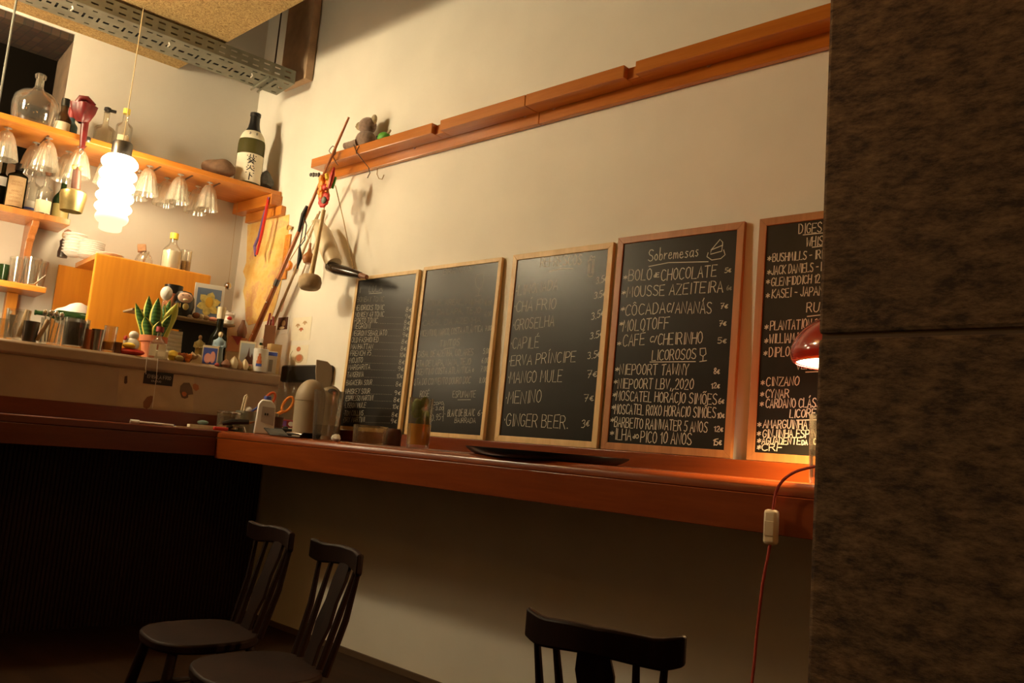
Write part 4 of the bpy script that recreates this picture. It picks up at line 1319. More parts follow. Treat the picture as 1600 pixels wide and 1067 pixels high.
p, h, r = stand(3, 521, 489, .91, ZL, 13)
tumbler('tumbler', 'clear tumbler at the left end of the bar ledge', p, h, r * .85, r)
p, h, r = stand(24, 523, 474, .90, ZL, 34)
tumbler('glass_jar', 'wide clear jar holding a jigger and a wooden muddler', p, h, r * .92, r, cat='jar')
RZ = face(p)
q = Vector(p) + Matrix.Rotation(RZ, 3, 'Z') @ Vector((0, -.024, .0125))
mb = MB(); mb.lathe([(0, 0), (.018, 0), (.009, .055), (.021, .115), (.019, .115), (.007, .058), (0, .056)], 18)
solo(mb, 'jigger', M['steel'], q, RZ, 'steel jigger standing in the wide clear jar', 'jigger')
q = Vector(p) + Matrix.Rotation(RZ, 3, 'Z') @ Vector((0, .020, .0128))
mb = MB(); mb.tube([(0, -.006, .008), (0, .008, .08), (0, .020, .150)], [.012, .013, .015], 10)
solo(mb, 'muddler', M['tan'], q, RZ, 'wooden muddler leaning in the wide clear jar', 'muddler')
p, h, r = stand(46, 527, 494, .91, ZL, 24)
mb = MB(); mb.lathe([(0, 0), (r * .8, 0), (r, h), (r * .94, h), (r * .75, .006), (0, .006)], 22)
solo(mb, 'metal_cup', M['darksteel'], p, 0, 'dark steel cup between the two wooden muddlers on the ledge', 'cup')
p, h, r = stand(55, 527, 492, .935, ZL)
p = p + EB * .03
mb = MB(); mb.tube([(0, -.02, .012), (0, 0, .07), (0, .016, .125)], [.010, .011, .013], 10)
solo(mb, 'muddler', M['tan'], p, face(p), 'wooden muddler leaning on the dark steel cup', 'muddler')
p, h, r = stand(77, 534, 492, .90, ZL, 32)
tumbler('glass_jar', 'clear glass jar full of spoons on the bar ledge', p, h, r * .95, r, cat='jar')
sp0 = None
for k, (dx, dy, tx, ty) in enumerate(((-.01, -.02, .0, -.035), (.012, .0, .01, .012), (-.012, .022, -.015, .035), (.004, -.008, .02, -.01))):
    mb = MB(); mb.tube([(dx, dy, .016), (dx * .4 + tx * .5, dy * .5 + ty * .5, .09), (tx, ty, .150)], [.0035, .0035, .004], 6)
    mb.ell((tx * 1.08, ty * 1.08, .162), (.006, .013, .018), 10, 8)
    solo(mb, 'spoon', M['steel'], p, face(p), ('leftmost', 'second', 'rightmost', 'foremost')[k] + ' steel spoon upside down in the jar of spoons', 'spoon', 'spoons in the glass jar')
p, h, r = stand(115, 539, 492, .89, ZL, 38)
t = tumbler('glass_jar', 'glass jar filled with black straws next to the jar of spoons', p, h, r * .92, r, cat='jar')
mb = MB(); mb.lathe([(0, .0135), (r * .85, .0135), (r * .9, h * .86), (r * .6, h * .98), (0, h * .9)], 20, flute=(.05, 9)); o = mb.build('black_straws', M['black'], t)
p, h, r = stand(134, 541, 509, .91, ZL, 18)
mb = MB(); mb.lathe([(0, 0), (r * .85, 0), (r, h), (r * .92, h), (r * .8, .005), (0, .005)], 20)
solo(mb, 'copper_cup', M['copper'], p, 0, 'small copper cup beside the steel shaker tin', 'cup')
p, h, r = stand(151, 542, 508, .915, ZL, 21)
mb = MB(); mb.lathe([(0, 0), (r * .78, 0), (r, h), (r * .94, h), (r * .74, .005), (0, .005)], 24)
solo(mb, 'shaker_tin', M['steel'], p, 0, 'steel shaker tin beside the copper cup', 'shaker')
p, h, r = stand(169, 546, 504, .91, ZL, 20)
tumbler('tumbler', 'tall tumbler with yellow drink in front of the orange cabinet', p, h, r * .85, r, None, None, (M['juice'], .40))
p, h, r = stand(184, 546, 528, .92, ZL, 11)
mb = MB(); mb.lathe([(0, 0), (r, 0), (r * .9, h * .5), (r, h), (r * .8, h), (0, h * .6)], 16)
solo(mb, 'egg_cup', M['brown'], p, 0, 'tiny brown cup beside the red and white figurine', 'cup')
# red and white figurine on a red cushion
p, h, r = stand(204, 551, 506, .915, ZL, 34)
t = thing('red_figurine', 'red white and yellow seated figurine on a red base', 'figurine', p, face(p))
mb = MB(); mb.ell((0, 0, .020), (.045, .072, .020), 18, 8); mb.build('red_base', M['red'], t)
mb = MB(); mb.ell((0, .0, .060), (.034, .040, .038), 14, 10); mb.ell((.012, -.03, .07), (.014, .016, .03), 10, 8); mb.build('white_body', M['white'], t)
mb = MB(); mb.ell((.025, -.012, .052), (.022, .034, .016), 12, 8); mb.build('yellow_sash', M['yellow'], t)
mb = MB(); mb.ell((0, .004, .112), (.024, .026, .024), 14, 10); mb.build('head', M['white'], t)
mb = MB(); mb.ell((.012, -.034, .088), (.016, .012, .018), 10, 8); mb.build('red_pouch', M['red'], t)
# snake plant
p, h, r = stand(237, 551, 515, .835, ZL, 38)
t = thing('potted_snake_plant', 'potted snake plant with yellow edged pointed leaves in a terracotta pot', 'plant', p, face(p))
mb = MB(); mb.lathe([(0, .001), (r * .72, .001), (r * .95, h * .72), (r * 1.08, h * .74), (r * 1.1, h), (r * .98, h), (r * .9, h * .8), (0, h * .8)], 26)
mb.build('pot', M['terracotta'], t)
mb = MB(); mb.lathe([(0, h * .82), (r * .9, h * .80), (0, h * .805)], 16); mb.build('soil', M['brown'], t)
m, nt, b = new_mat('snake_leaf')
tc = nt.nodes.new('ShaderNodeTexCoord'); nz = nt.nodes.new('ShaderNodeTexWave'); nz.inputs['Scale'].default_value = 16; nz.inputs['Distortion'].default_value = 6
nz.bands_direction = 'Z'; rr = nt.nodes.new('ShaderNodeValToRGB')
rr.color_ramp.elements[0].color = (.022, .085, .018, 1); rr.color_ramp.elements[1].color = (.075, .20, .035, 1)
nt.links.new(tc.outputs['Object'], nz.inputs['Vector']); nt.links.new(nz.outputs['Fac'], rr.inputs[0]); nt.links.new(rr.outputs[0], b.inputs['Base Color'])
b.inputs['Roughness'].default_value = .4
M['leaf'] = m; M['leaf_edge'] = plain('leaf_edge', (.62, .58, .10), .45); M['leaf_y'] = plain('leaf_yellow', (.42, .47, .06), .45)


def leaf(bx, by, tx, ty, hz, wdt, yaw, mat, edge=.24):
    """a fleshy blade: cross-section folded in a V, pale margins"""
    mb = MB(); n = 10
    ax = Vector((math.cos(yaw), math.sin(yaw), 0)); nn = Vector((-ax.y, ax.x, 0))
    rows = []
    for i in range(n + 1):
        f_ = i / n
        w_ = wdt * (0.62 + .75 * f_ - .28 * f_ * f_) * (1 - max(0, (f_ - .55) / .45) ** 1.7)
        c = Vector((bx + (tx - bx) * f_ ** 1.3, by + (ty - by) * f_ ** 1.3, h * .8 + hz * f_))
        row = []
        for u, d in ((-1, .30), (-1 + edge * 1.1, .17), (0, 0), (1 - edge * 1.1, .17), (1, .30)):
            row.append(c + ax * (w_ * .5 * u) + nn * (w_ * d))
        for u, d in ((1, .33), (0, .08), (-1, .33)):
            row.append(c + ax * (w_ * .5 * u) + nn * (w_ * d + .003))
        rows.append(row)
    vs = [v for r_ in rows for v in r_]
    k = 8; fs = []; mi = []
    for i in range(n):
        for j in range(k):
            l = (j + 1) % k
            fs.append((i * k + j, i * k + l, (i + 1) * k + l, (i + 1) * k + j)); mi.append(1 if j in (0, 3) else 0)
    b0 = len(mb.v); mb.v += [tuple(v) for v in vs]; mb.f += fs; mb.mi += mi
    return mb.build('leaf', [mat, M['leaf_edge']], t, sharp=70)


sc_ = 1.0
for (bx, by, tx, ty, hz, wd_, yaw, my) in ((.02, -.05, .03, -.118, .20, .055, 1.4, 0), (.0, -.03, .01, -.055, .255, .062, 1.7, 0), (.035, -.005, .05, -.005, .245, .070, 1.55, 0),
                                           (.0, .02, .0, .058, .25, .058, 1.3, 0), (.02, .045, .03, .100, .235, .075, 1.75, 1), (.04, .03, .06, .075, .16, .055, 1.9, 0),
                                           (.05, -.03, .07, -.06, .125, .070, 1.3, 0), (.0, .0, -.005, .03, .22, .06, .8, 0), (.05, .01, .085, .02, .11, .06, 1.7, 0)):
    leaf(bx, by, tx, ty, hz, wd_, yaw, M['leaf_y'] if my else M['leaf'])
# square decanter with burgundy cap in front of the pot
p, h, r = stand(245, 553, 505, .950, ZL, 28)
t = thing('square_bottle', 'small square glass bottle with burgundy cap in front of the plant pot', 'bottle', p, face(p))
mb = MB(); mb.box(-.034, .012, -.048, .048, .001, .085); mb.lathe([(.040, .085), (.030, .105), (.014, .115), (.014, .150), (0, .150)], 16, c=(-.015, 0, 0)); mb.build('glass_body', M['glass'], t, bevel=.008)
mb = MB(); mb.box(.0125, .0135, -.040, -.006, .012, .078); mb.box(.0125, .0135, .004, .042, .012, .078); mb.build('paper_label', M['cream'], t)
mb = MB(); mb.lathe([(.019, .150), (.021, .150), (.021, .178), (0, .180)], 16, c=(-.015, 0, 0)); mb.build('cap', M['deepred'], t)
p, h, r = stand(251, 561, 548, .94, ZL, 20)
mb = MB(); mb.box(-.012, .012, -r, r, 0, h); solo(mb, 'wooden_block', M['cream'], p, face(p), 'small pale wooden block on the ledge above the black sign', 'block', bevel=.003)
p, h, r = stand(269, 560, 543, .93, ZL, 18)
mb = MB(); mb.lathe([(0, 0), (r * .5, .004), (r, h * .45), (r * .7, h * .85), (r * .22, h * .97), (0, h)], 18)
solo(mb, 'lemon', M['yellow'], p, 0, 'yellow lemon on the ledge right of the pale wooden block', 'lemon')
p, h, r = stand(279, 563, 553, .95, ZL)
mb = MB(); mb.ell((0, 0, .018), (.02, .028, .018), 12, 8); solo(mb, 'green_fruit', M['olive'], p, 0, 'small olive green fruit in front of the lemon', 'fruit')
for k, (px, mat, lab) in enumerate(((283, 'terracotta', 'dried rust coloured blossom right of the lemon'), (293, 'orange', 'dried orange blossom with upright petals on the ledge'), (302, 'tan', 'dried tan blossom in front of the monk figurine'))):
    p, h, r = stand(px, 562 + k * 2, 541, .925, ZL)
    mb = MB()
    for q in range(7):
        a = q * 2 * PI / 7 + k
        M_ = Matrix.Rotation(a, 4, 'Z') @ Matrix.Rotation(.75, 4, 'Y')
        mb.ell((.012 * math.cos(a), .012 * math.sin(a), .030), (.009, .012, .030), 8, 6, M=M_)
    mb.ell((0, 0, .02), (.016, .016, .02), 10, 6)
    for i, v in enumerate(mb.v):
        mb.v[i] = (v[0], v[1], max(0, v[2]))
    solo(mb, 'dried_blossom', M[mat], p, 0, lab, 'dried flower', 'dried blossoms on the ledge')
p, h, r = stand(304, 567, 548, .94, ZL)
mb = MB(); mb.box(-.003, .003, -.035, .035, 0, .012, M=Matrix.Translation((0, 0, .035)) @ Matrix.Rotation(-.7, 4, 'X'))
mb.prism([(-.03, 0), (.04, 0), (.03, .05), (.012, .058)], -.008, .002, 'x')
solo(mb, 'folded_paper', M['cream'], p, face(p), 'folded pale paper ornament leaning left of the mini picture', 'paper')


def statue(name, label, p, h, robe, skin, hood=None, arm=True):
    t = thing(name, label, 'figurine', p, face(p))
    mb = MB(); mb.lathe([(0, 0), (h * .17, 0), (h * .165, h * .04), (h * .13, h * .3), (h * .115, h * .5), (h * .15, h * .66), (h * .135, h * .76), (h * .06, h * .82), (h * .045, h * .86), (0, h * .86)], 20, flute=(.05, 7))
    for i, v in enumerate(mb.v):
        mb.v[i] = (v[0] * .75, v[1], v[2])
    if arm:
        for s_ in (-1, 1):
            mb.tube([(0, s_ * h * .125, h * .74), (h * .06, s_ * h * .15, h * .6), (h * .12, s_ * h * .05, h * .56)], [h * .045, h * .045, h * .03], 8)
    mb.build('robe', robe, t, sharp=60)
    mb = MB(); mb.ell((h * .01, 0, h * .92), (h * .062, h * .06, h * .08), 14, 10); mb.ell((h * .07, 0, h * .915), (h * .012, h * .01, h * .014), 6, 5); hd = mb.build('head', skin, t)
    mb = MB(); mb.ell((h * .13, 0, h * .565), (h * .025, h * .035, h * .02), 8, 6); mb.build('hands', skin, t)
    if hood:
        mb = MB(); mb.ell((-h * .012, 0, h * .945), (h * .068, h * .07, h * .07), 12, 8); mb.build('hair', hood, hd)
    return t


p, h, r = stand(308, 566, 519, .87, ZL)
statue('monk_figurine', 'olive robed monk figurine standing behind the dried blossoms', p, h, M['olive'], M['tan'])
p, h, r = stand(338, 575, 520, .915, ZL)
t = statue('blue_figurine', 'standing lady figurine in a long pale blue dress', p, h, M['paleblue'], M['cream'], M['tan'])
p, h, r = stand(326, 571, 539, .94, ZL, 24)
t = thing('mini_picture', 'mini picture of pink and blue figures leaning by the blue lady', 'picture', p, face(p))
tilt = Matrix.Rotation(-.12, 4, 'Y')
mb = MB(); mb.box(-.006, 0, -r, r, 0, h, M=tilt); mb.build('frame', M['cream'], t, smooth=False)
mb = MB(); mb.box(0, .001, -r * .86, r * .86, h * .06, h * .88, M=tilt); mb.build('backdrop', M['blue'], t, smooth=False)
mb = MB(); mb.ell((.0015, -r * .25, h * .35), (.001, r * .45, h * .26), 14, 8, M=None); mb.ell((.0015, r * .35, h * .42), (.001, r * .35, h * .3), 14, 8)
for i, v in enumerate(mb.v):
    mb.v[i] = tuple(tilt @ Vector(v))
mb.build('painted_figures', M['pink'], t)
# dark wine bottle with white capsule
p, h, r = stand(335, 573, 477, .835, ZL, 26)
t = bottle('wine_bottle', 'dark wine bottle with a white capsule behind the blue lady', p, h, r, M['glass_dark'], .48, .40, .34)
rn = r * .40
mb = MB(); mb.lathe([(rn * 1.15, h * .80), (rn * 1.18, h * .80), (rn * 1.22, h), (0, h * 1.002)], 18); mb.build('capsule', M['cream'], t)
# terracotta box, jug on it
p, h, r = stand(365, 578, 548, .715, ZL, 26)
mb = MB(); mb.box(-.035, .035, -r, r, 0, h); solo(mb, 'cream_box', M['tan'], p, face(p), 'plain tan box under the orange box beside the wine bottle', 'box', bevel=.002)
hb_ = h
p2, h2, r2 = stand(365, 548, 525, .715, ZL, 28)
p2 = Vector((p.x, p.y, ZL + hb_ + .0005))
t = thing('orange_box', 'orange box draped with red cloth stacked on the tan box', 'box', p2, face(p2))
mb = MB(); mb.box(-.038, .038, -r2, r2, 0, h2); mb.build('carton', plain('orange_card', (.60, .24, .10), .7), t, bevel=.002)
mb = MB(); mb.box(-.030, .0395, -r2 * .7, r2 * .5, h2 + .0003, h2 + .006); mb.prism([(-r2 * .6, h2 + .004), (r2 * .45, h2 + .004), (r2 * .1, h2 * .45)], .0383, .041, 'x'); mb.build('red_cloth', M['deepred'], t)
p3, h3, r3 = stand(375, 527, 499, .80, ZL, 15)
p3 = Vector((p2.x, p2.y, p2.z + h2 + .0065)) + EB * .022
mb = MB(); mb.lathe([(0, 0), (r3 * .8, 0), (r3 * 1.05, h3 * .3), (r3 * .9, h3 * .55), (r3 * .45, h3 * .8), (r3 * .3, h3), (0, h3)], 18)
solo(mb, 'brown_jug', M['brown'], p3, 0, 'small brown pear shaped jug on the red cloth', 'jug')
# framed cathedral card
p, h, r = stand(383, 575, 528, .93, ZL, 24)
t = thing('framed_card', 'white framed picture card of a dark church among the shells', 'picture', p, face(p))
tilt = Matrix.Rotation(-.14, 4, 'Y')
mb = MB(); mb.box(-.007, 0, -r, r, 0, h, M=tilt); mb.build('frame', M['cream'], t, smooth=False)
mb = MB(); mb.box(0, .001, -r * .85, r * .85, h * .05, h * .93, M=tilt); mb.build('sky', plain('card_sky', (.42, .46, .48), .6), t, smooth=False)
mb = MB(); mb.prism([(-r * .2, h * .08), (r * .8, h * .08), (r * .8, h * .45), (r * .65, h * .62), (r * .5, h * .45), (r * .35, h * .5), (r * .22, h * .82), (r * .05, h * .5), (-r * .2, h * .4)], .001, .0018, 'x', M=tilt); mb.build('church', M['leather'], t, smooth=False)
mb = MB(); mb.box(.0018, .0024, -r * .1, r * .84, h * .06, h * .22, M=tilt); mb.build('flowers', M['pink'], t, smooth=False)
# shells and pebbles
for k, (px, yb, wpx, hpx, mat, lab) in enumerate(((338, 573, 9, 7, 'deepred', 'dark red pebble at the feet of the blue lady'), (352, 575, 16, 14, 'brown', 'brown conker right of the blue lady'), (351, 569, 11, 7, 'cream', 'pale seashell lying above the brown conker'),
                                                  (364, 577, 14, 20, 'cream', 'large cream seashell left of the church card'), (372, 578, 12, 16, 'tan', 'tan spiral seashell below the church card'), (381, 580, 12, 18, 'cream', 'knobbly cream seashell below the church card'), (390, 581, 8, 9, 'olive', 'small olive seashell beside the candle'))):
    p, h, r = stand(px, yb, yb - hpx, .945, ZL, wpx)
    if k == 2:
        p = BW(.915, EB.dot(p - CORNER) + .012, ZL)
    mb = MB(); mb.lathe([(0, 0), (r * .7, 0), (r, h * .3), (r * .8, h * .6), (r * .35, h * .85), (0, h)], 14, flute=(.12, 5) if mat == 'cream' else None)
    solo(mb, 'seashell' if 'shell' in lab else 'pebble', M[mat], p, face(p), lab, 'shell' if 'shell' in lab else 'pebble', 'shells and pebbles along the ledge')
# printed candle, salt box, wooden box, small green bottle
p, h, r = stand(404, 582, 546, .935, ZL, 23)
t = thing('candle', 'white candle printed with an orange and blue robed figure', 'candle', p, face(p))
mb = MB(); mb.lathe([(0, 0), (r, 0), (r, h), (r * .9, h + .002), (0, h - .004)], 24); mb.build('wax', M['white'], t)
mb = MB(); mb.tube([(0, 0, h - .004), (.002, .001, h + .012)], .0012, 5); mb.build('wick', M['black'], t)
mb = MB(); rq = r + .0008
for (a0, a1, z0, z1, mi) in ((-.50, .26, .22, .34, 1), (-.46, .22, .34, .48, 0), (-.36, .12, .48, .66, 0), (-.25, .02, .66, .78, 0)):
    b0 = len(mb.v)
    for i in range(7):
        a = a0 + (a1 - a0) * i / 6
        for z in (z0, z1):
            mb.v.append((rq * math.cos(a), rq * math.sin(a), h * z))
    for i in range(6):
        mb.f.append((b0 + 2 * i, b0 + 2 * i + 2, b0 + 2 * i + 3, b0 + 2 * i + 1)); mb.mi.append(mi)
mb.build('printed_figure', [plain('print_orange', (.70, .20, .06), .6), M['blue']], t)
p, h, r = stand(424, 586, 551, .935, ZL, 17)
p = p - EB * .012
t = thing('white_box', 'slim white box with a blue stripe right of the candle', 'box', p, face(p))
mb = MB(); mb.box(-.03, 0, -r, r, 0, h); mb.build('carton', M['white'], t, smooth=False, bevel=.001)
mb = MB(); mb.box(0.0002, .001, -r * .98, r * .98, h * .80, h * .96); mb.build('blue_stripe', M['blue'], t, smooth=False)
mb = MB(); mb.box(0.0002, .001, -r * .4, r * .3, h * .08, h * .62); mb.build('grey_print', plain('print_grey', (.35, .34, .32), .6), t, smooth=False)
p, h, r = stand(432, 586, 538, .84, ZL, 18)
p = p - EB * .035
mb = MB(); mb.box(-.03, .03, -r, r, 0, h); solo(mb, 'wooden_box', M['palewood'], p, RB, 'pale wooden box at the right end of the ledge behind the white box', 'box', bevel=.002)
p, h, r = stand(402, 584, 530, .86, ZL, 9)
bottle('miniature_bottle', 'miniature green bottle standing behind the printed candle', p, h, r, M['glass_green'], .6, .5, .3, M['white'], .12, [(.62, .80, 1.0, M['cream'])])
# dark red folding stool / easel
p, h, r = stand(413, 585, 487, .775, ZL)
t = thing('red_easel', 'little dark red wooden easel by the long stick', 'easel', p, face(p))
for nm, a, b_ in (('leg', (.0, -.05, 0.004), (-.005, -.01, h)), ('leg', (.0, .055, 0.004), (-.005, .01, h * .95)), ('leg', (-.03, .0, 0.004), (-.012, 0, h * .9))):
    mb = MB(); mb.tube([a, b_], [.009, .006], 8); mb.build(nm, M['deepred'], t)
mb = MB(); mb.box(-.004, .006, -.05, .055, h * .36, h * .42); mb.build('crossbar', M['deepred'], t)
mb = MB(); mb.box(.008, .012, -.032, .036, h * .44, h * .80); mb.build('small_picture', M['brown'], t)

# black display stand with a pale top, and what it carries
sL, zD = BS(206, 486, .78); sR, zD2 = BS(368, 503, .78)
ZD = (zD + zD2) / 2
ds = thing('display_stand', 'black stand with thin pale top behind the ledge trinkets', 'stand', (0, 0, 0))
mb = MB(); bq(mb, .60, .785, sL, sR, ZD - .012, ZD); mb.build('top_plate', plain('stand_top', (.30, .22, .13), .6), ds, smooth=False, bevel=.003)
sK, _ = BS(258, 520, .78); sQ, _ = BS(292, 540, .78)
mb = MB()
pf = [(sK, ZD - .0125), (sR, ZD - .0125), (sR, ZL + .001), (sQ + .045, ZL + .001), (sQ + .012, ZL + .03), (sQ, ZL + .08), (sQ - .002, ZD - .065), (sK, ZD - .065)]
n = len(pf); vs_ = [BW(.61, s_, z) for s_, z in pf] + [BW(.665, s_, z) for s_, z in pf]
mb.add(vs_, [tuple(range(n)), tuple(range(2 * n - 1, n - 1, -1))] + [(i, (i + 1) % n, n + (i + 1) % n, n + i) for i in range(n)])
mb.build('black_body', M['blackmatt'], ds, smooth=False)
p = BW(.735, (sK + sQ) / 2 - .02, ZL)
t = None
mb = MB(); n = 8
for i in range(n):
    a0 = i / n; a1 = (i + 1) / n
    y0, y1 = -.075, .075
    f0 = .03 * a0 ** 2; f1 = .03 * a1 ** 2
    hh = ZD - ZL - .085
    mb.quad((f0 - .02, y0, hh * (1 - a0)), (f0 - .02, y1, hh * (1 - a0)), (f1 - .02, y1, hh * (1 - a1)), (f1 - .02, y0, hh * (1 - a1)))
solo(mb, 'paper_sheet', M['paper'], p, RB, 'blank curved pale sheet of paper behind the snake plant', 'paper', solid=.002)
p, h, r = stand(266, 490, 440, .645, ZD, 36)
p = BW(.645, EB.dot(p - CORNER), ZD)
t = thing('lidded_jar', 'jar with red band and black lid behind the dark round doll', 'jar', p, face(p))
r = min(r, .050)
mb = MB(); mb.lathe([(0, 0), (r * .9, 0), (r, h * .1), (r, h * .72), (0, h * .72)], 24); mb.build('jar_body', M['terracotta'], t)
mb = MB(); mb.lathe([(r * 1.02, h * .74), (r * 1.06, h * .74), (r * 1.06, h), (0, h)], 24); mb.build('lid', M['black'], t)
p, h, r = stand(256, 488, 444, .75, ZD, 18)
t = thing('white_vial', 'white round topped vial left of the dark round doll', 'vial', p, face(p))
mb = MB(); mb.lathe([(0, 0), (r * .55, 0), (r * .55, h * .45), (r * .4, h * .5)], 14); mb.build('stem', M['glass_frost'], t)
mb = MB(); mb.ell((0, 0, h * .74), (r, r, h * .26), 16, 10); mb.build('white_top', M['white'], t)
# round wish doll, black and gold with a pale face
p, h, r = stand(284, 491, 449, .735, ZD, 34)
t = thing('wish_doll', 'round black and gold wish doll with a pale face panel', 'doll', p, face(p))
mb = MB(); mb.lathe([(0, 0), (r * .5, 0), (r * .86, h * .14), (r, h * .42), (r * .92, h * .72), (r * .6, h * .93), (0, h)], 26); mb.build('body', M['black'], t)
def onball(px_, py_, sx, sy, nm, mat, e_=.004, par=None):
    mb = MB(); z = h * (.5 + py_)
    rr_ = r * math.sqrt(max(.05, 1 - ((z - h * .47) / (h * .55)) ** 2)) 
    a = px_
    mb.ell((rr_ * math.cos(a), rr_ * math.sin(a), z), (e_, sx, sy), 16, 8, M=Matrix.Rotation(a, 4, 'Z')); return mb.build(nm, mat, par or t)
fp_ = onball(.12, .19, r * .66, h * .20, 'face_panel', plain('doll_face', (.66, .42, .30), .5), .012)
onball(.40, .27, r * .22, h * .035, 'brow', M['black'], .019, fp_); onball(-.12, .27, r * .22, h * .035, 'brow', M['black'], .019, fp_)
onball(.15, .10, r * .24, h * .05, 'moustache', M['cream'], .018, fp_)
for k in range(4):
    onball(-.75 + k * .17, -.12, r * .05, h * .09, 'gold_stroke', M['gold'], .008)
onball(.25, -.14, r * .28, h * .13, 'gold_sign', M['olive'], .006)
# framed flower print
p, h, r = stand(323, 497, 436, .70, ZD, 45)
t = thing('flower_picture', 'framed print of a yellow daffodil on blue leaning on the display stand', 'picture', p, face(p) + .12)
tilt = Matrix.Rotation(-.10, 4, 'Y')
r *= 1.0
mb = MB(); mb.box(-.012, 0, -r, r, 0, h, M=tilt); mb.build('frame', M['white'], t, smooth=False, bevel=.002)
mb = MB(); mb.box(.0003, .0013, -r * .80, r * .80, h * .07, h * .88, M=tilt); mb.build('blue_ground', plain('print_blue', (.17, .24, .38), .6), t, smooth=False)
mb = MB()
for k in range(6):
    a = k * PI / 3 + .3
    MM = tilt @ Matrix.Translation((.002, r * .02 + .36 * r * math.cos(a), h * .47 + .17 * h * math.sin(a))) @ Matrix.Rotation(a, 4, 'X')
    mb.prism([(-r * .34, 0), (-r * .1, -h * .11), (r * .22, -h * .085), (r * .46, 0), (r * .2, h * .10), (-r * .1, h * .10)], -.0006 - k * .00008, .0006, 'x', M=MM)
mb.build('petals', plain('petal_yellow', (.80, .66, .20), .6, noise=.3, nscale=40), t)
mb = MB(); mb.ell((0, 0, 0), (.001, r * .27, h * .14), 14, 8, M=tilt @ Matrix.Translation((.003, r * .04, h * .52))); mb.build('trumpet', plain('trumpet', (.80, .50, .05), .6), t)
# little lucky cat and pebbles on the stand
p, h, r = stand(357, 504, 484, .755, ZD, 18)
t = thing('cat_figurine', 'small white cat figurine with red bib on the stand end', 'figurine', p, face(p))
mb = MB(); mb.lathe([(0, 0), (r * .9, 0), (r, h * .25), (r * .7, h * .5), (r * .62, h * .6), (r * .75, h * .75), (r * .55, h * .92), (0, h * .97)], 18); mb.ell((0, -r * .42, h * .95), (r * .15, r * .2, h * .13), 8, 6); mb.ell((0, r * .42, h * .95), (r * .15, r * .2, h * .13), 8, 6); mb.ell((r * .2, r * .75, h * .72), (r * .2, r * .2, h * .24), 8, 6)
mb.build('body', M['white'], t)
mb = MB(); mb.ell((r * .75, r * .1, h * .42), (r * .3, r * .42, h * .17), 12, 8); mb.build('red_bib', M['red'], t)
for px, wpx, hpx, mat, lab in ((306, 12, 10, 'brown', 'brown pebble at the left foot of the daffodil print'), (314, 9, 9, 'cream', 'pale pebble second along the foot of the daffodil print'), (322, 10, 8, 'tan', 'tan pebble third along the foot of the daffodil print'), (333, 14, 7, 'pink', 'pink eraser shaped stone right at the foot of the daffodil print'), (296, 8, 5, 'white', 'white chip between the doll and the daffodil print')):
    p, h, r = stand(px, 496, 496 - hpx, .768, ZD, wpx)
    mb = MB(); mb.ell((0, 0, h * .5), (r * .8, r, h * .5), 12, 8); solo(mb, 'pebble', M[mat], p, face(p), lab, 'pebble', 'pebbles on the display stand')
# thread dangling from the ledge, black sticker, drawings
mb = MB(); mb.tube([BW(.9685, BS(229, 562, .968)[0], ZL + .001), BW(.969, BS(226, 585, .968)[0], ZL - .06), BW(.968, BS(225, 600, .96)[0], ZL - .095)], .0016, 5)
mb.tube([BW(.9685, BS(246, 563, .968)[0], ZL + .001), BW(.969, BS(243, 600, .968)[0], ZL - .12), BW(.968, BS(236, 648, .966)[0], 1.222)], .0016, 5)
tag(mb.build('white_thread', M['white'], None), 'white thread hanging from the ledge across the black sticker', 'thread')


def onbar(px, py, off=.9515):
    s_, z = BS(px, py, off); return s_, z


sa, za = onbar(226, 579); sb_, zb_ = onbar(269, 603)
_, zc_ = onbar(226, 599)
p = BW(.9503, sa, zc_)
wS = sb_ - sa; hS = za - zc_
t = thing('black_sticker', 'black rectangular sticker with faint white lettering on the bar front', 'sticker', p, RB)
mb = MB(); mb.prism([(0, 0), (wS, 0), (wS, hS), (wS * .08, hS), (0, hS * .8)], 0, .0015, 'x'); sh_t = mb.build('sheet', M['black'], t, smooth=False)
mb = MB()
def flat_text(mb, text, u0, v0, u1, hz, wd_, x=.002, mi=0):
    st, tw = glyphs(text)
    for pp in st:
        stroke(mb, [Vector((x, u0 + (u1 - u0) * u / tw, v0 + hz * v / 6)) for u, v in pp], wd_, Vector((1, 0, 0)), mi)
flat_text(mb, 'EMBALA FRIO', wS * .12, hS * .48, wS * .92, hS * .28, .0022)
flat_text(mb, 'IOUOUO', wS * .26, hS * .20, wS * .60, hS * .13, .0016)
mb.build('lettering', M['chalk_dim'], sh_t, smooth=False)


def blob(name, label, cat, pts, mat, hole=None):
    q = [onbar(*a) for a in pts]
    c = (sum(a for a, _ in q) / len(q), sum(b for _, b in q) / len(q))
    mb = MB(); mb.prism([(a - c[0], b - c[1]) for a, b in q], 0, .0012, 'x')
    o = mb.build(name, mat, None, smooth=False); place(o, BW(.9504, c[0], c[1]), RB); return tag(o, label, cat)


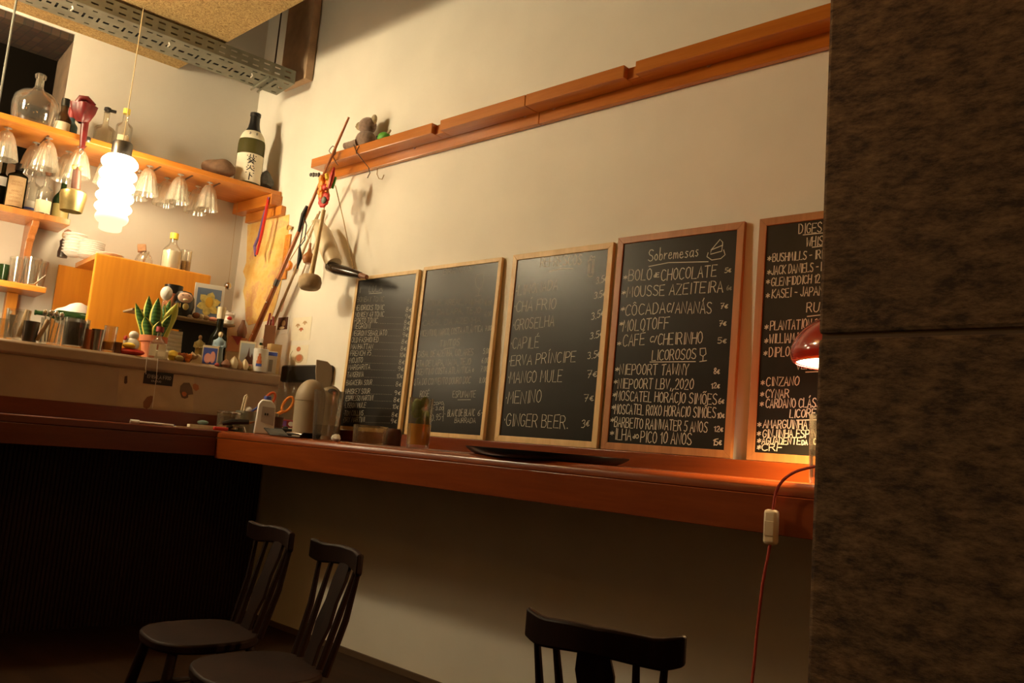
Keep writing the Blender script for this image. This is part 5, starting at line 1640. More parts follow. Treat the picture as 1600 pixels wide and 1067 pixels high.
blob('pasted_poster', 'large faded paper poster pasted on the plaster bar front under the black sticker', 'poster', [(187, 573), (304, 589), (301, 650), (182, 634)], plain('faded_poster', (.50, .37, .24), .8, noise=.12, nscale=9)).location -= NB * .0011
blob('leaf_sticker', 'brown leaf shaped sticker just above the bar worktop', 'sticker', [(224, 636), (224, 628), (230, 620), (236, 618), (239, 619), (238, 627), (234, 636), (229, 639)], M['brown'])
blob('dark_sticker', 'small dark torn sticker at the left of the bar front', 'sticker', [(194, 598), (195, 588), (199, 587), (199, 598), (196, 600)], M['leather'])
blob('insect_drawing', 'dark beetle like painted sticker on the bar front right of the black sign', 'sticker', [(281, 612), (282, 603), (287, 598), (296, 598), (300, 606), (302, 616), (294, 617), (294, 621), (289, 623), (284, 621)], plain('faded_ink', (.16, .10, .07), .7))
blob('orange_sticker', 'faint orange flower sticker beside the beetle sticker', 'sticker', [(302, 607), (301, 601), (305, 599), (310, 602), (311, 608), (306, 611)], plain('faded_orange', (.42, .16, .07), .7))
blob('round_sticker', 'small round red brown patch inside the beetle sticker', 'sticker', [(284, 615), (285, 612), (289, 612), (292, 615), (290, 619), (286, 619)], M['terracotta']).location += NB * .0014
# =================================================================== ON AND NEAR THE LONG WALL
# old map on the wall
mp_ = [(387, 351), (452, 335), (450, 380), (444, 420), (436, 458), (430, 480), (423, 500), (400, 505), (388, 508), (384, 500), (383, 470), (380, 455), (384, 436), (380, 424), (385, 410), (386, 380)]
q = [PY(a, b_, -.0025) for a, b_ in mp_]
c = Vector((sum(v.x for v in q) / len(q), -.001, sum(v.z for v in q) / len(q)))
m, nt, b = new_mat('old_map')
tc = nt.nodes.new('ShaderNodeTexCoord'); nz = nt.nodes.new('ShaderNodeTexNoise'); rr = nt.nodes.new('ShaderNodeValToRGB')
nz.inputs['Scale'].default_value = 7; nz.inputs['Detail'].default_value = 7; nz.inputs['Roughness'].default_value = .62
cr = rr.color_ramp; cr.elements[0].position = .3; cr.elements[0].color = (.70, .34, .10, 1); cr.elements[1].position = .42; cr.elements[1].color = (.78, .47, .12, 1)
for pos, colr in ((.52, (.80, .56, .19)), (.60, (.72, .40, .18)), (.70, (.82, .58, .22))):
    el = cr.elements.new(pos); el.color = (*colr, 1)
nt.links.new(tc.outputs['Object'], nz.inputs['Vector']); nt.links.new(nz.outputs['Fac'], rr.inputs[0]); nt.links.new(rr.outputs[0], b.inputs['Base Color'])
b.inputs['Roughness'].default_value = .85
mb = MB(); mb.prism([(v.x - c.x, v.z - c.z) for v in q], -.0025, 0)
o = mb.build('old_map', m, None, smooth=False); place(o, c); tag(o, 'large torn yellowed map pinned to the white wall in the corner', 'map')
# white sheet under the map
q = [PY(a, b_, -.002) for a, b_ in ((386, 512), (402, 504), (424, 502), (420, 540), (386, 548))]
c = Vector((sum(v.x for v in q) / 5, -.001, sum(v.z for v in q) / 5))
mb = MB(); mb.prism([(v.x - c.x, v.z - c.z) for v in q], -.001, 0)
o = mb.build('paper_sheet', M['paper'], None, smooth=False); place(o, c); tag(o, 'plain white sheet of paper below the yellowed map', 'paper')
# wooden strip with brass knob
a = PY(450, 366, -.012); b_ = PY(444, 436, -.012)
t = thing('wooden_strip', 'upright carved wooden strip on the wall beside the map', 'strip', (a.x, -.002, b_.z))
mb = MB(); mb.box(-.03, .03, -.012, 0, 0, a.z - b_.z); mb.build('slat', M['pine_z'], t, smooth=False, bevel=.003)
mb = MB()
for k in range(5):
    mb.lathe([(0, 0), (.014, 0), (.008, .005), (0, .006)], 10, c=(0, -.012, (a.z - b_.z) * (.12 + .19 * k)), M=Matrix.Rotation(PI / 2, 4, 'X'))
mb.build('carved_dots', M['orange'], t)
p = PY(452, 356, -.02)
mb = MB(); mb.lathe([(0, 0), (.008, 0), (.008, .012), (.018, .02), (.018, .03), (0, .036)], 14, M=Matrix.Rotation(PI / 2, 4, 'X'))
o = mb.build('brass_knob', M['brass'], None); place(o, (p.x, -.0005, p.z)); tag(o, 'round brass knob on the wall above the carved strip', 'knob')
# long stick leaning from the ledge to the beam
T = PY(545, 183, -.175); Bq = PY(393, 532, -.115)
d = (Bq - T).normalized()
k = (ZL + .006 - T.z) / d.z
foot = T + d * k
t = thing('long_stick', 'long reddish walking stick leaning from the ledge up past the beam end', 'stick', foot)
def L_(f_):
    return (T - foot) * f_
mb = MB(); mb.tube([L_(0), L_(.15), L_(.4), L_(.7), L_(1)], [.017, .020, .015, .010, .0075], 10); mb.build('shaft', wood('stick_wood', (.30, .09, .03), (.46, .16, .05), 'z', .25, coat=.5), t)
mb = MB()
for f_ in (.10, .17, .30, .36):
    e_ = L_(f_); mb.ell(e_ + Vector((.006, -.016, 0)), (.006, .006, .006), 8, 6)
mb.build('silver_studs', M['steel'], t)
mb = MB(); mb.tube([L_(.37), L_(.395)], [.0175, .0175], 10); mb.build('collar', M['darksteel'], t)
# tan rod close to the wall, standing in for the stick's shadow
T2 = PY(500, 330, -.05); B2_ = PY(418, 528, -.04)
d = (B2_ - T2).normalized(); k = (ZL + .006 - T2.z) / d.z
f2 = T2 + d * k
mb = MB(); mb.tube([(0, 0, 0), (T2 - f2) * .5, T2 - f2], [.012, .009, .006], 8)
o = mb.build('stick_shadow_rod', M['tan'], None); place(o, f2); tag(o, 'thin tan rod standing in for the long stick shadow on the wall', 'rod')

# things hanging around the left end of the beam; each from the point it is tied to
def hang(name, label, cat, px, py, y):
    p = PY(px, py, y); return thing(name, label, cat, p), p


def H(t_p, px, py, y):
    return PY(px, py, y) - t_p


# ribbon of a medal on the shelf block
t, p = hang('medal_ribbon', 'red and purple ribbon loop hanging from the shelf block over the map', 'ribbon', 418, 308, -.10)
mb = MB(); mb.tube([(0, .006, 0), H(p, 416, 330, -.10), H(p, 409, 365, -.10), H(p, 401, 398, -.10)], [.008, .010, .010, .008], 6); mb.build('red_band', M['red'], t)
mb = MB(); mb.tube([(0.012, .004, 0), H(p, 412, 335, -.09), H(p, 404, 370, -.09), H(p, 398, 385, -.09), H(p, 399, 400, -.095)], [.005, .006, .008, .011, .007], 6); mb.build('purple_band', plain('purple', (.14, .08, .22), .6), t)
# ball on string
t, p = hang('string_ball', 'small silver ball hanging on a long thread in the corner', 'ornament', 371, 318, -.10)
p.z = ZS - .036; t.location = p
e_ = H(p, 357, 441, -.10)
mb = MB(); mb.tube([(0, 0, 0), e_], .0014, 5); mb.build('thread', M['rope'], t)
mb = MB(); mb.ell(e_ + Vector((0, 0, -.026)), (.027, .027, .027), 18, 12); mb.build('ball', M['steel'], t)
# black whisk tied to the stick
t, p = hang('black_whisk', 'black corded whisk with a tassel tied to the long stick', 'whisk', 480, 322, -.165)
mb = MB(); mb.tube([(0, 0, 0), H(p, 474, 335, -.165), H(p, 467, 362, -.165)], [.010, .015, .010], 8); mb.build('bound_cord', M['blackmatt'], t)
mb = MB()
for o1, o2 in ((470, 474), (476, 479)):
    mb.tube([H(p, 474, 335, -.165), H(p, o2, 352, -.165), H(p, o1, 375, -.165), H(p, 468, 386, -.165)], .0035, 6)
mb.build('loop', M['black'], t)
mb = MB(); mb.tube([H(p, 468, 386, -.165), H(p, 469, 402, -.165), H(p, 464, 420, -.165)], [.006, .016, .004], 8); mb.build('tassel', M['blackmatt'], t)
# orange disc pendant
t, p = hang('disc_pendant', 'round orange and pink disc hanging on a string by the wooden strip', 'pendant', 482, 352, -.03)
e_ = H(p, 452, 408, -.05)
mb = MB(); mb.tube([(0, .02, 0), e_], .003, 6); mb.build('string', M['rope'], t)
MM = Matrix.Rotation(PI / 2, 4, 'X')
mb = MB(); mb.lathe([(0, -.012), (.028, -.012), (.034, 0), (.028, .012), (0, .012)], 22, c=e_ + Vector((0, 0, -.03)), M=MM); mb.build('disc', M['orange'], t)
mb = MB(); mb.lathe([(0, 0), (.022, 0), (.02, .004), (0, .005)], 18, c=e_ + Vector((0, -.013, -.03)), M=MM); mb.build('pink_face', M['pink'], t)
# gourd
t, p = hang('small_gourd', 'small brown bottle gourd hanging on a pale string', 'gourd', 496, 334, -.165)
e_ = H(p, 485, 380, -.165)
mb = MB(); mb.tube([(0, 0, 0), H(p, 480, 366, -.165), e_ + Vector((-.006, 0, 0))], .0022, 5); mb.tube([(0, 0, 0), H(p, 487, 362, -.165), e_], .0022, 5); mb.build('string', M['cream_cord'], t)
mb = MB(); mb.lathe([(0, 0), (.008, 0), (.008, -.03), (.013, -.055), (.034, -.078), (.038, -.10), (.025, -.125), (0, -.132)], 20, c=e_); mb.build('gourd', plain('gourd', (.34, .13, .04), .3), t)
# felt headed mallet
t, p = hang('mallet', 'felt headed mallet hanging head down in front of the pale horn', 'mallet', 506, 330, -.215)
p = PY(506, 328, -.215); t.location = p
e_ = H(p, 486, 432, -.215)
mb = MB(); mb.tube([(0, 0, 0), e_], [.012, .015], 10); mb.build('handle', wood('pale_handle', (.50, .34, .14), (.62, .44, .20), 'z', .5), t)
ax = (e_).normalized()
MM = ax.to_track_quat('Z', 'Y').to_matrix().to_4x4()
MM2 = Matrix.Rotation(0, 4, 'Z')
mb = MB(); mb.lathe([(0, -.040), (.050, -.042), (.062, -.030), (.068, 0), (.062, .030), (.050, .042), (0, .040)], 26, c=e_ + ax * .035, M=Matrix.Rotation(-.08, 4, 'Y')); mb.build('felt_head', M['felt'], t, sharp=60)
mb = MB(); mb.tube([(0, 0, 0), H(p, 512, 300, -.20), H(p, 514, 290, -.18)], .0025, 5); mb.build('cord', M['rope'], t)
# big drinking horn: pale mouth, dark polished tip
t, p = hang('drinking_horn', 'large curved horn with pale body and black polished tip hanging on a rope', 'horn', 524, 290, -.14)
pts = [(489, 346, .010), (497, 350, .034), (505, 366, .052), (512, 385, .056), (518, 402, .053), (522, 412, .046)]
mb = MB(); mb.tube([H(p, a, b_, -.12) for a, b_, _ in pts], [r_ for _, _, r_ in pts], 18); mb.build('pale_horn', plain('pale_horn', (.66, .55, .36), .4, noise=.12, nscale=8), t, sharp=70)
pts = [(511, 411, .012), (516, 416, .034), (527, 421, .033), (540, 424, .030), (552, 427, .026), (563, 430, .019)]
mb = MB(); mb.tube([H(p, a, b_, -.13) for a, b_, _ in pts], [r_ for _, _, r_ in pts], 18); mb.build('dark_tip', plain('dark_horn', (.018, .012, .008), .12), t, sharp=70)
mb = MB(); mb.tube([H(p, 563, 430, -.13), H(p, 573, 433, -.13)], [.016, .013], 12); mb.build('wooden_plug', M['brown'], t)
mb = MB(); mb.tube([(0, 0, 0), H(p, 537, 345, -.14), H(p, 552, 420, -.13)], .003, 6); mb.ell(H(p, 552, 420, -.12), (.009, .009, .009), 8, 6); mb.build('rope', M['rope'], t)
# bright paper dragon ornament
t, p = hang('paper_ornament', 'bright orange red and green paper lion ornament at the beam end', 'ornament', 512, 268, -.17)
mb = MB()
for k in range(26):
    a = random.uniform(0, 2 * PI); f_ = random.random()
    c0 = H(p, 509 - 4 * f_, 272 + 36 * f_, -.17)
    mb.ell(c0 + Vector((.032 * math.cos(a), .022 * math.sin(a), random.uniform(-.01, .01))), (.016, .012, .022), 8, 6, M=Matrix.Rotation(random.uniform(-.6, .6), 4, 'Y'))
mb.build('orange_petals', M['orange'], t)
mb = MB()
for k in range(9):
    a = k / 9 * 2 * PI; c0 = H(p, 506, 312, -.185)
    mb.ell(c0 + Vector((.034 * math.cos(a), 0, .030 * math.sin(a))), (.020, .010, .018), 10, 6)
mb.ell(H(p, 508, 292, -.19), (.026, .014, .02), 10, 8)
mb.build('red_ruff', M['red'], t)
mb = MB(); mb.ell(H(p, 506, 312, -.198), (.022, .010, .022), 14, 8); mb.build('grey_eye', plain('grey_green', (.16, .20, .16), .5), t)
mb = MB(); mb.tube([H(p, 514, 294, -.20), H(p, 519, 274, -.20), H(p, 522, 262, -.19)], [.010, .016, .006], 8); mb.build('red_candy', M['red'], t)
mb = MB(); mb.tube([H(p, 512, 280, -.195), H(p, 510, 272, -.195)], [.012, .010], 8); mb.tube([H(p, 511, 292, -.205), H(p, 515, 280, -.205)], [.006, .006], 8); mb.build('yellow_scales', M['yellow'], t)
mb = MB(); mb.tube([H(p, 518, 294, -.175), H(p, 523, 276, -.175)], [.012, .014], 8); mb.build('green_ribbon', M['green'], t)
mb = MB()
for k, px in enumerate((486, 490, 494, 498)):
    mb.ell(H(p, px, 273, -.18), (.012, .010, .012 + .003 * (k % 2)), 8, 6)
mb.build('bead_tail', M['darksteel'], t)
mb = MB(); mb.tube([(0, .02, .04), H(p, 512, 268, -.17)], .002, 5); mb.build('thread', M['rope'], t)
t.location = t.location + (EYE - t.location).normalized() * .055
# cord loops around the beam
for nm, lab, A in (('cord_loop', 'dark cord looped over the left end of the beam', [(516, 232), (514, 236), (518, 241), (524, 252), (528, 258)]),
                   ('cord_loop', 'dark cord crossed around the beam beside the plush koala', [(553, 226), (557, 238), (568, 252), (576, 262), (578, 270), (574, 278)])):
    pts = [PY(a, b_, -.135) for a, b_ in A]
    p = pts[0].copy()
    mb = MB(); mb.tube([v - p for v in pts], .0026, 6)
    if A[0][0] == 553:
        extra_ = [PY(a, b_, -.135) for a, b_ in ((561, 228), (556, 238), (557, 240))]
    else:
        extra_ = [PY(a, b_, -.135) for a, b_ in ((516, 232), (520, 228), (525, 232), (524, 240), (520, 244))]
    mb.tube([v - p for v in extra_], .0026, 6)
    o = mb.build(nm, M['darkcord'], None); place(o, p); tag(o, lab, 'cord')
# wire hook sticking out below
pts = [PY(a, b_, -.03) for a, b_ in ((590, 262), (589, 272), (592, 279), (597, 280), (600, 273))]
mb = MB(); mb.tube([v - pts[0] for v in pts], .0025, 6); o = mb.build('wire_hook', M['rope'], None); place(o, pts[0]); tag(o, 'thin wire hook under the beam near its left end', 'hook')

# plush koala sitting on the beam, green toy beside it
zb_top = ZU1
p = PY(568, 228, -.075); p.z = zb_top
t = thing('plush_koala', 'grey brown plush koala lying on the left end of the beam', 'plush toy', p, 0)
mb = MB(); mb.ell((.01, 0, .055), (.075, .05, .055), 18, 12)
mb.tube([(-.02, -.03, .03), (-.07, -.045, .02), (-.115, -.05, .022)], [.026, .022, .020], 10)
mb.tube([(-.04, .02, .04), (-.10, .0, .045), (-.14, -.01, .05)], [.026, .022, .018], 10)
mb.build('body', M['fabric'], t)
mb = MB(); mb.ell((.025, -.005, .135), (.062, .05, .052), 18, 12); kh = mb.build('head', M['fabric'], t)
mb = MB(); mb.ell((-.028, -.02, .140), (.030, .026, .026), 12, 8); mb.build('muzzle', M['fabric_l'], kh)
mb = MB(); mb.ell((.075, .0, .165), (.024, .016, .034), 12, 8); mb.build('ear', M['fabric_l'], kh)
mb = MB(); mb.ell((-.03, .02, .17), (.016, .012, .018), 10, 8); mb.build('ear', M['fabric_l'], kh)
mb = MB(); mb.ell((-.055, -.026, .140), (.008, .008, .007), 8, 6); mb.build('nose', M['black'], kh)
p = PY(600, 214, -.075); p.z = zb_top
t = thing('green_toy', 'round bright green toy head peeping over the beam', 'toy', p, 0)
mb = MB(); mb.ell((0, 0, .030), (.046, .034, .034), 16, 10); mb.build('head', M['green'], t)
mb = MB(); mb.ell((-.03, -.028, .034), (.006, .005, .006), 8, 6); mb.build('eye', M['black'], t)
mb = MB(); mb.tube([(.03, 0, .05), (.055, 0, .066)], [.01, .006], 8); mb.build('horn', M['fabric_l'], t)

# cards on the wall
def card(name, label, cat, pts, mat, deep=.0015):
    q = [PY(a, b_, -.003) for a, b_ in pts]
    x0 = (q[0].x + q[3].x) / 2; x1 = (q[1].x + q[2].x) / 2; z1 = (q[0].z + q[1].z) / 2; z0 = (q[2].z + q[3].z) / 2
    t = thing(name, label, cat, (x0, -.0006, z0))
    mb = MB(); mb.box(0, x1 - x0, -deep, 0, 0, z1 - z0); mb.build('sheet', mat, t, smooth=False)
    return t, x1 - x0, z1 - z0


def dab(t, nm, mat, u, v, ru, rv, y=-.0022):
    mb = MB(); mb.ell((u, y, v), (ru, .0006, rv), 16, 6); return mb.build(nm, mat, t)


t, wC, hC = card('instant_photo', 'square instant photo of a dark haired woman on the wall', 'photo', [(434, 494), (452, 493), (450, 521), (430, 522)], M['white'])
mb = MB(); mb.box(wC * .10, wC * .90, -.0024, -.0016, hC * .24, hC * .92); mb.build('picture', M['leather'], t, smooth=False)
dab(t, 'face', M['tan'], wC * .58, hC * .58, wC * .16, hC * .17, -.003); dab(t, 'shirt', M['cream'], wC * .48, hC * .33, wC * .22, hC * .08, -.003)
t, wC, hC = card('mushroom_card', 'cream card with three small mushroom drawings on the wall', 'card', [(458, 497), (487, 494), (484, 531), (454, 532)], M['paper'])
for u, v, mat in ((.30, .62, 'tan'), (.66, .72, 'tan'), (.50, .44, 'terracotta')):
    mb = MB(); mb.prism([(wC * (u - .13), hC * v), (wC * (u + .13), hC * v), (wC * (u + .06), hC * (v + .10)), (wC * (u - .05), hC * (v + .11))], -.0024, -.0016); mb.box(wC * (u - .03), wC * (u + .03), -.0024, -.0016, hC * (v - .06), hC * v)
    mb.build('mushroom', M[mat], t, smooth=False)
t, wC, hC = card('fruit_card', 'cream card with round red fruit drawings above the black wall box', 'card', [(451, 541), (481, 538), (480, 568), (448, 570)], M['paper'])
dab(t, 'red_fruit', M['terracotta'], wC * .52, hC * .80, wC * .11, hC * .13); dab(t, 'sliced_fruit', M['tan'], wC * .60, hC * .30, wC * .22, hC * .24); dab(t, 'fruit_flesh', M['terracotta'], wC * .60, hC * .33, wC * .15, hC * .17, -.0028)
mb = MB(); mb.tube([(wC * .2, -.002, hC * .25), (wC * .14, -.002, hC * .5), (wC * .22, -.002, hC * .72)], .0018, 5); mb.build('pod', M['olive'], t)
p = PY(440, 477, -.002)
mb = MB(); mb.ell((0, 0, 0), (.026, .001, .045), 16, 8); mb.ell((.012, 0, .035), (.02, .001, .02), 12, 6)
o = mb.build('pink_sticker', plain('faded_pink', (.72, .46, .36), .8), None); place(o, (p.x, -.0015, p.z)); tag(o, 'faded pink flower sticker above the instant photo', 'sticker')
a = PY(444, 571, -.03); b_ = PY(517, 598, -.03); a2 = PY(517, 572, -.03)
t = thing('black_wall_box', 'black plastic box fixed to the wall behind the beige bins', 'box', (a.x, -.001, PY(444, 597, -.03).z))
hB = a.z - PY(444, 597, -.03).z
mb = MB(); mb.box(0, a2.x - a.x, -.05, 0, 0, hB); mb.build('case', M['black'], t, bevel=.012)
mb = MB(); mb.ell(((a2.x - a.x) * .22, -.051, hB * .7), (.006, .003, .006), 10, 6); mb.build('stud', M['darksteel'], t)
# =================================================================== ON THE BAR AND THE WALL COUNTER
def onB(px, py, off, z):
    s_, _ = BS(px, py, off); return BW(off, s_, z)


def onC(px, py, y, z=None):
    p = PY(px, py, y); return Vector((p.x, y, ZT if z is None else z))


def ht(px, y0, y1, p):
    return (y0 - y1) / ppm(p)


# --- bar worktop
a = onB(204, 652, 1.10, ZT + .011); b_ = onB(272, 660, 1.13, ZT + .008)
mb = MB(); d = b_ - a
mb.tube([(0, 0, 0), d * .2, d * .22, d], [.0105, .0105, .006, .005], 10)
t = thing('marker_pen', 'fat white marker pen lying on the bar below the leaf sticker', 'pen', a)
mb.build('barrel', M['whitep'], t)
mb = MB(); mb.tube([d * 1.002, d * 1.04], [.004, .002], 8); mb.build('tip', M['blue'], t)
for (pa, pb, off, hz, mat, nm, lab, cat) in (((262, 655), (300, 659), 1.09, .006, 'tan', 'paper_slip', 'small tan paper slip on the bar beside the marker pen', 'paper'),
                                             ((276, 661), (308, 664), 1.15, .004, 'cream', 'paper_slip', 'narrow pale receipt near the bar edge', 'paper'),
                                             ((298, 655), (338, 661), 1.06, .022, 'paper', 'ticket_pad', 'thick pad of cream tickets on the bar', 'notepad')):
    A = onB(*pa, off, ZT + .0006); B_ = onB(*pb, off, ZT + .0006)
    l = (B_ - A).length
    mb = MB(); mb.box(-.045, .0, 0, l, 0, hz)
    o = mb.build(nm, M[mat], None, smooth=False, bevel=.001); place(o, A, RB); tag(o, lab, cat)
A = onB(318, 652, 1.035, ZT + .0235)
mb = MB(); mb.ell((0, 0, .013), (.022, .032, .013), 14, 8); o = mb.build('teal_eraser', plain('teal', (.18, .27, .25), .6), None)
place(o, A, RB); tag(o, 'rounded grey green eraser lying on the ticket pad', 'eraser')
p = onB(356, 668, 1.07, ZT); h = ht(0, 668, 637, p); r = 18 / ppm(p)
t = tumbler('tealight_jar', 'squat clear glass jar with wire rim on the bar', p, h, r * .95, r, None, M['glass_frost'], cat='jar')
mb = MB(); mb.lathe([(r * 1.01, h * .86), (r * 1.05, h * .88), (r * 1.05, h * .94), (r * 1.01, h * .96)], 24); mb.build('wire_rim', M['steel'], t)
mb = MB(); mb.lathe([(0, .0125), (r * .85, .0125), (r * .85, h * .3), (0, h * .3)], 20); mb.build('wax', M['cream'], t)
p = onB(384, 662, 1.045, ZT); h = ht(0, 662, 629, p); r = 17 / ppm(p)
mb = MB(); mb.lathe([(0, 0), (r, 0), (r, h), (r * .97, h), (r * .97, .004), (0, .004)], 26)
o = mb.build('metal_tin', M['metal'], None, sharp=50); place(o, p); tag(o, 'round grey metal tin holding a peg and pens', 'tin')
pt = p
RZ = face(p); RM = Matrix.Rotation(RZ, 3, 'Z')
t = thing('wooden_peg', 'pale wooden clothes peg standing in the metal tin', 'peg', Vector(pt) + RM @ Vector((0, -.035, .008)), RZ)
mb = MB(); mb.tube([(0, 0, 0), (0, .012, .10), (0, .025, .20)], [.006, .007, .008], 8); mb.tube([(0, -.01, .0), (0, .0, .10), (0, .012, .20)], [.005, .006, .006], 8); mb.tube([(0, .025, .2), (0, .02, .208), (0, .012, .2)], .006, 8); mb.build('legs', M['cream'], t)
mb = MB(); mb.ell((0, .0, 0), (.02, .022, .022), 12, 8)
o = mb.build('white_ball', M['white'], None); place(o, Vector(pt) + RM @ Vector((-.01, .005, h + .006)), RZ); tag(o, 'round white pompom on top of the metal tin', 'pompom')
mb = MB(); mb.tube([(0, 0, 0), (0, .11, .10)], [.006, .006], 8); mb.ell((0, .118, .107), (.007, .02, .012), 8, 6, M=Matrix.Rotation(.7, 4, 'X'))
o = mb.build('blue_pen', M['blue'], None); place(o, Vector(pt) + RM @ Vector((.006, -.01, h * .75)), RZ); tag(o, 'blue pen leaning out of the metal tin', 'pen')
# black corkscrew and red lighter
p = onB(372, 668, 1.17, ZT)
t = thing('corkscrew', 'black waiter corkscrew on the bar in front of the metal tin', 'corkscrew', p, face(p))
mb = MB(); mb.tube([(0, -.085, .040), (0, -.03, .055), (0, .055, .060)], [.012, .016, .014], 8); mb.tube([(0, -.03, .03), (0, -.055, .018), (0, -.06, .006)], [.010, .012, .006], 8); mb.build('handle', M['black'], t)
mb = MB(); mb.tube([(0, .05, .055), (0, .085, .066)], [.010, .004], 8); mb.tube([(0, -.02, .032), (0, .03, .028), (0, .04, .001)], .006, 6); mb.build('lever', M['steel'], t)
p = onB(346, 668, 1.17, ZT)
mb = MB(); mb.box(-.012, .012, -.045, .038, 0, .020); o = mb.build('red_lighter', M['red'], None, bevel=.006); place(o, p, RB); tag(o, 'small red lighter at the bar edge', 'lighter')
# box behind, sanitiser bottle
p = onC(412, 674, -.52); h = ht(0, 676, 622, p); r = 14 / ppm(p)
t = thing('white_dispenser', 'white plastic dispenser bottle with grey label at the counter corner', 'dispenser', p, face(p))
mb = MB(); mb.prism([(-r * 1.1, 0), (r * 1.1, 0), (r * .95, h * .86), (r * .4, h), (-r * .6, h), (-r * .95, h * .86)], -r * .5, r * .5, 'x'); mb.build('bottle_body', M['whitep'], t, bevel=.008)
mb = MB(); mb.prism([(-r * .45, h * .36), (r * .95, h * .26), (r * .9, h * .78), (-r * .45, h * .80)], r * .5 + .0003, r * .5 + .0015, 'x'); mb.build('paper_label', plain('label_grey', (.46, .40, .36), .7), t, smooth=False)
mb = MB(); mb.ell((r * .5 + .002, -r * .05, h * .58), (.001, .004, .007), 8, 6); mb.ell((r * .5 + .002, r * .2, h * .58), (.001, .004, .007), 8, 6); mb.build('label_mark', M['black'], t)
mb = MB(); mb.lathe([(0, h + .0005), (r * .4, h + .0005), (r * .4, h + .02), (0, h + .02)], 14); mb.build('cap', M['blue'], t, bevel=.003)
# scissors in a dark cup
p = onC(430, 660, -.36)
t = thing('pen_cup', 'dark cup holding orange scissors behind the white dispenser', 'cup', p, face(p))
mb = MB(); mb.lathe([(0, 0), (.038, 0), (.044, .10), (.041, .10), (.036, .005), (0, .005)], 22); mb.build('cup_wall', M['leather'], t)
Pq = Vector((p.x, p.y, ZT + .006))
t = thing('scissors', 'pair of scissors with red orange ring handles standing in the dark cup', 'scissors', Pq, face(p))
mb = MB(); mb.tube([(0, 0, 0), (0, -.004, .115)], [.004, .012], 6); mb.tube([(0, .006, 0), (0, .008, .115)], [.004, .012], 6); mb.build('blades', M['steel'], t)
for s_, cy, cz in ((-1, -.045, .185), (1, .055, .170)):
    mb = MB()
    ring = []
    for k in range(17):
        a = k / 16 * 2 * PI
        u, v = .022 * math.cos(a), .046 * math.sin(a); ct_, st_ = math.cos(-.45), math.sin(-.45)
        ring.append((0, cy + u * ct_ - v * st_, cz + u * st_ + v * ct_))
    mb.tube(ring, .0075, 8); mb.tube([(0, s_ * .006, .11), (0, cy - .02, cz - .04)], .010, 8)
    mb.build('ring_handle', M['orange'] if s_ > 0 else plain('red_orange', (.62, .10, .02), .4), t)
# bright wrapped sweets, small white tub, black card reader, black tray
p = onC(443, 652, -.27); mb = MB(); mb.box(-.03, .03, -.075, .075, 0, .05)
t = thing('sweets_box', 'colourful sweets packet on the white tub left of the bin', 'packet', (p.x, p.y, ZT + .047), face(p))
mb = MB(); mb.box(-.03, .03, -.075, .07, 0, .045); mb.build('wrapper', M['deepred'], t, bevel=.006)
mb = MB(); mb.box(.0302, .0312, -.05, .02, .008, .038); mb.build('purple_print', plain('print_purple', (.20, .08, .35), .5), t, smooth=False)
mb = MB(); mb.ell((.031, .045, .022), (.0012, .016, .014), 12, 6); mb.build('white_print', M['white'], t)
o = bpy.data.objects.get('x'); 
mb = MB(); mb.box(-.045, .05, -.085, .085, 0, .046); o = mb.build('white_tub', M['cream'], None, bevel=.010); place(o, (p.x, p.y, ZT), face(p)); tag(o, 'cream plastic tub under the sweets packet', 'tub')
p = onC(440, 668, -.40); mb = MB()
t = thing('card_reader', 'black card reader lying in front of the cream tub', 'card reader', p, face(p))
mb = MB(); mb.box(-.035, .035, -.07, .06, 0, .042); mb.build('case', M['black'], t, bevel=.008)
mb = MB(); mb.ell((-.01, .02, .044), (.012, .016, .010), 10, 6); mb.build('key', M['blackmatt'], t)
p = onC(459, 680, -.53)
t = thing('cash_tray', 'black cash tray with metal clip at the counter edge left of the water glass', 'tray', p, 0)
mb = MB(); mb.prism([(-.20, .032), (-.135, .0), (.135, 0), (.165, .026), (.160, .028), (.13, .005), (-.13, .005), (-.195, .036)], -.055, .055); mb.build('shell', M['black'], t, bevel=.002)
mb = MB(); mb.tube([(-.03, -.02, .018), (.05, -.03, .020), (.12, -.03, .016)], [.006, .008, .004], 8); mb.build('metal_clip', M['steel'], t)

# --- two beige swing bins
def bin_(label, px, py, y, wpx, zt_px, flap):
    p = onC(px, py, y); r = wpx / ppm(p) / 2
    hb = (px and (py - zt_px)) / ppm(p)
    t = thing('swing_bin', label, 'bin', p, face(p), 'beige swing bins on the counter')
    mb = MB(); mb.lathe([(0, 0), (r * .94, 0), (r, hb * .62), (0, hb * .62)], 30); mb.build('body', M['beige'], t)
    mb = MB(); pr = [(r * 1.03, hb * .625), (r * 1.03, hb * .655)]
    for k in range(0, 9):
        a = PI / 2 * k / 8
        pr.append((r * 1.0 * math.cos(a), hb * .655 + hb * .345 * math.sin(a)))
    pr[-1] = (0, pr[-1][1])
    mb.lathe(pr, 30); mb.build('dome_lid', M['beige'] if flap != 2 else M['beige_shade'], t, sharp=50)
    if flap == 2:
        mb = MB()
        pts = [(-r * .62, hb * .80)]
        pf = [(-.42 * r, 0), (.55 * r, 0), (.62 * r, hb * .25), (.50 * r, hb * .42), (.15 * r, hb * .50), (-.62 * r, hb * .52), (-.60 * r, hb * .30)]
        M_ = Matrix.Translation((r * .35, -r * .55, hb * .92)) @ Matrix.Rotation(.0, 4, 'Y')
        mb.prism(pf, -.006, .006, 'x', M=M_); mb.build('open_flap', M['beige'], t, bevel=.004)
        mb = MB(); mb.ell((r * .62, r * .15, hb * .84), (r * .25, r * .42, hb * .09), 16, 8, M=None); mb.build('opening', M['blackmatt'], t)
    return t


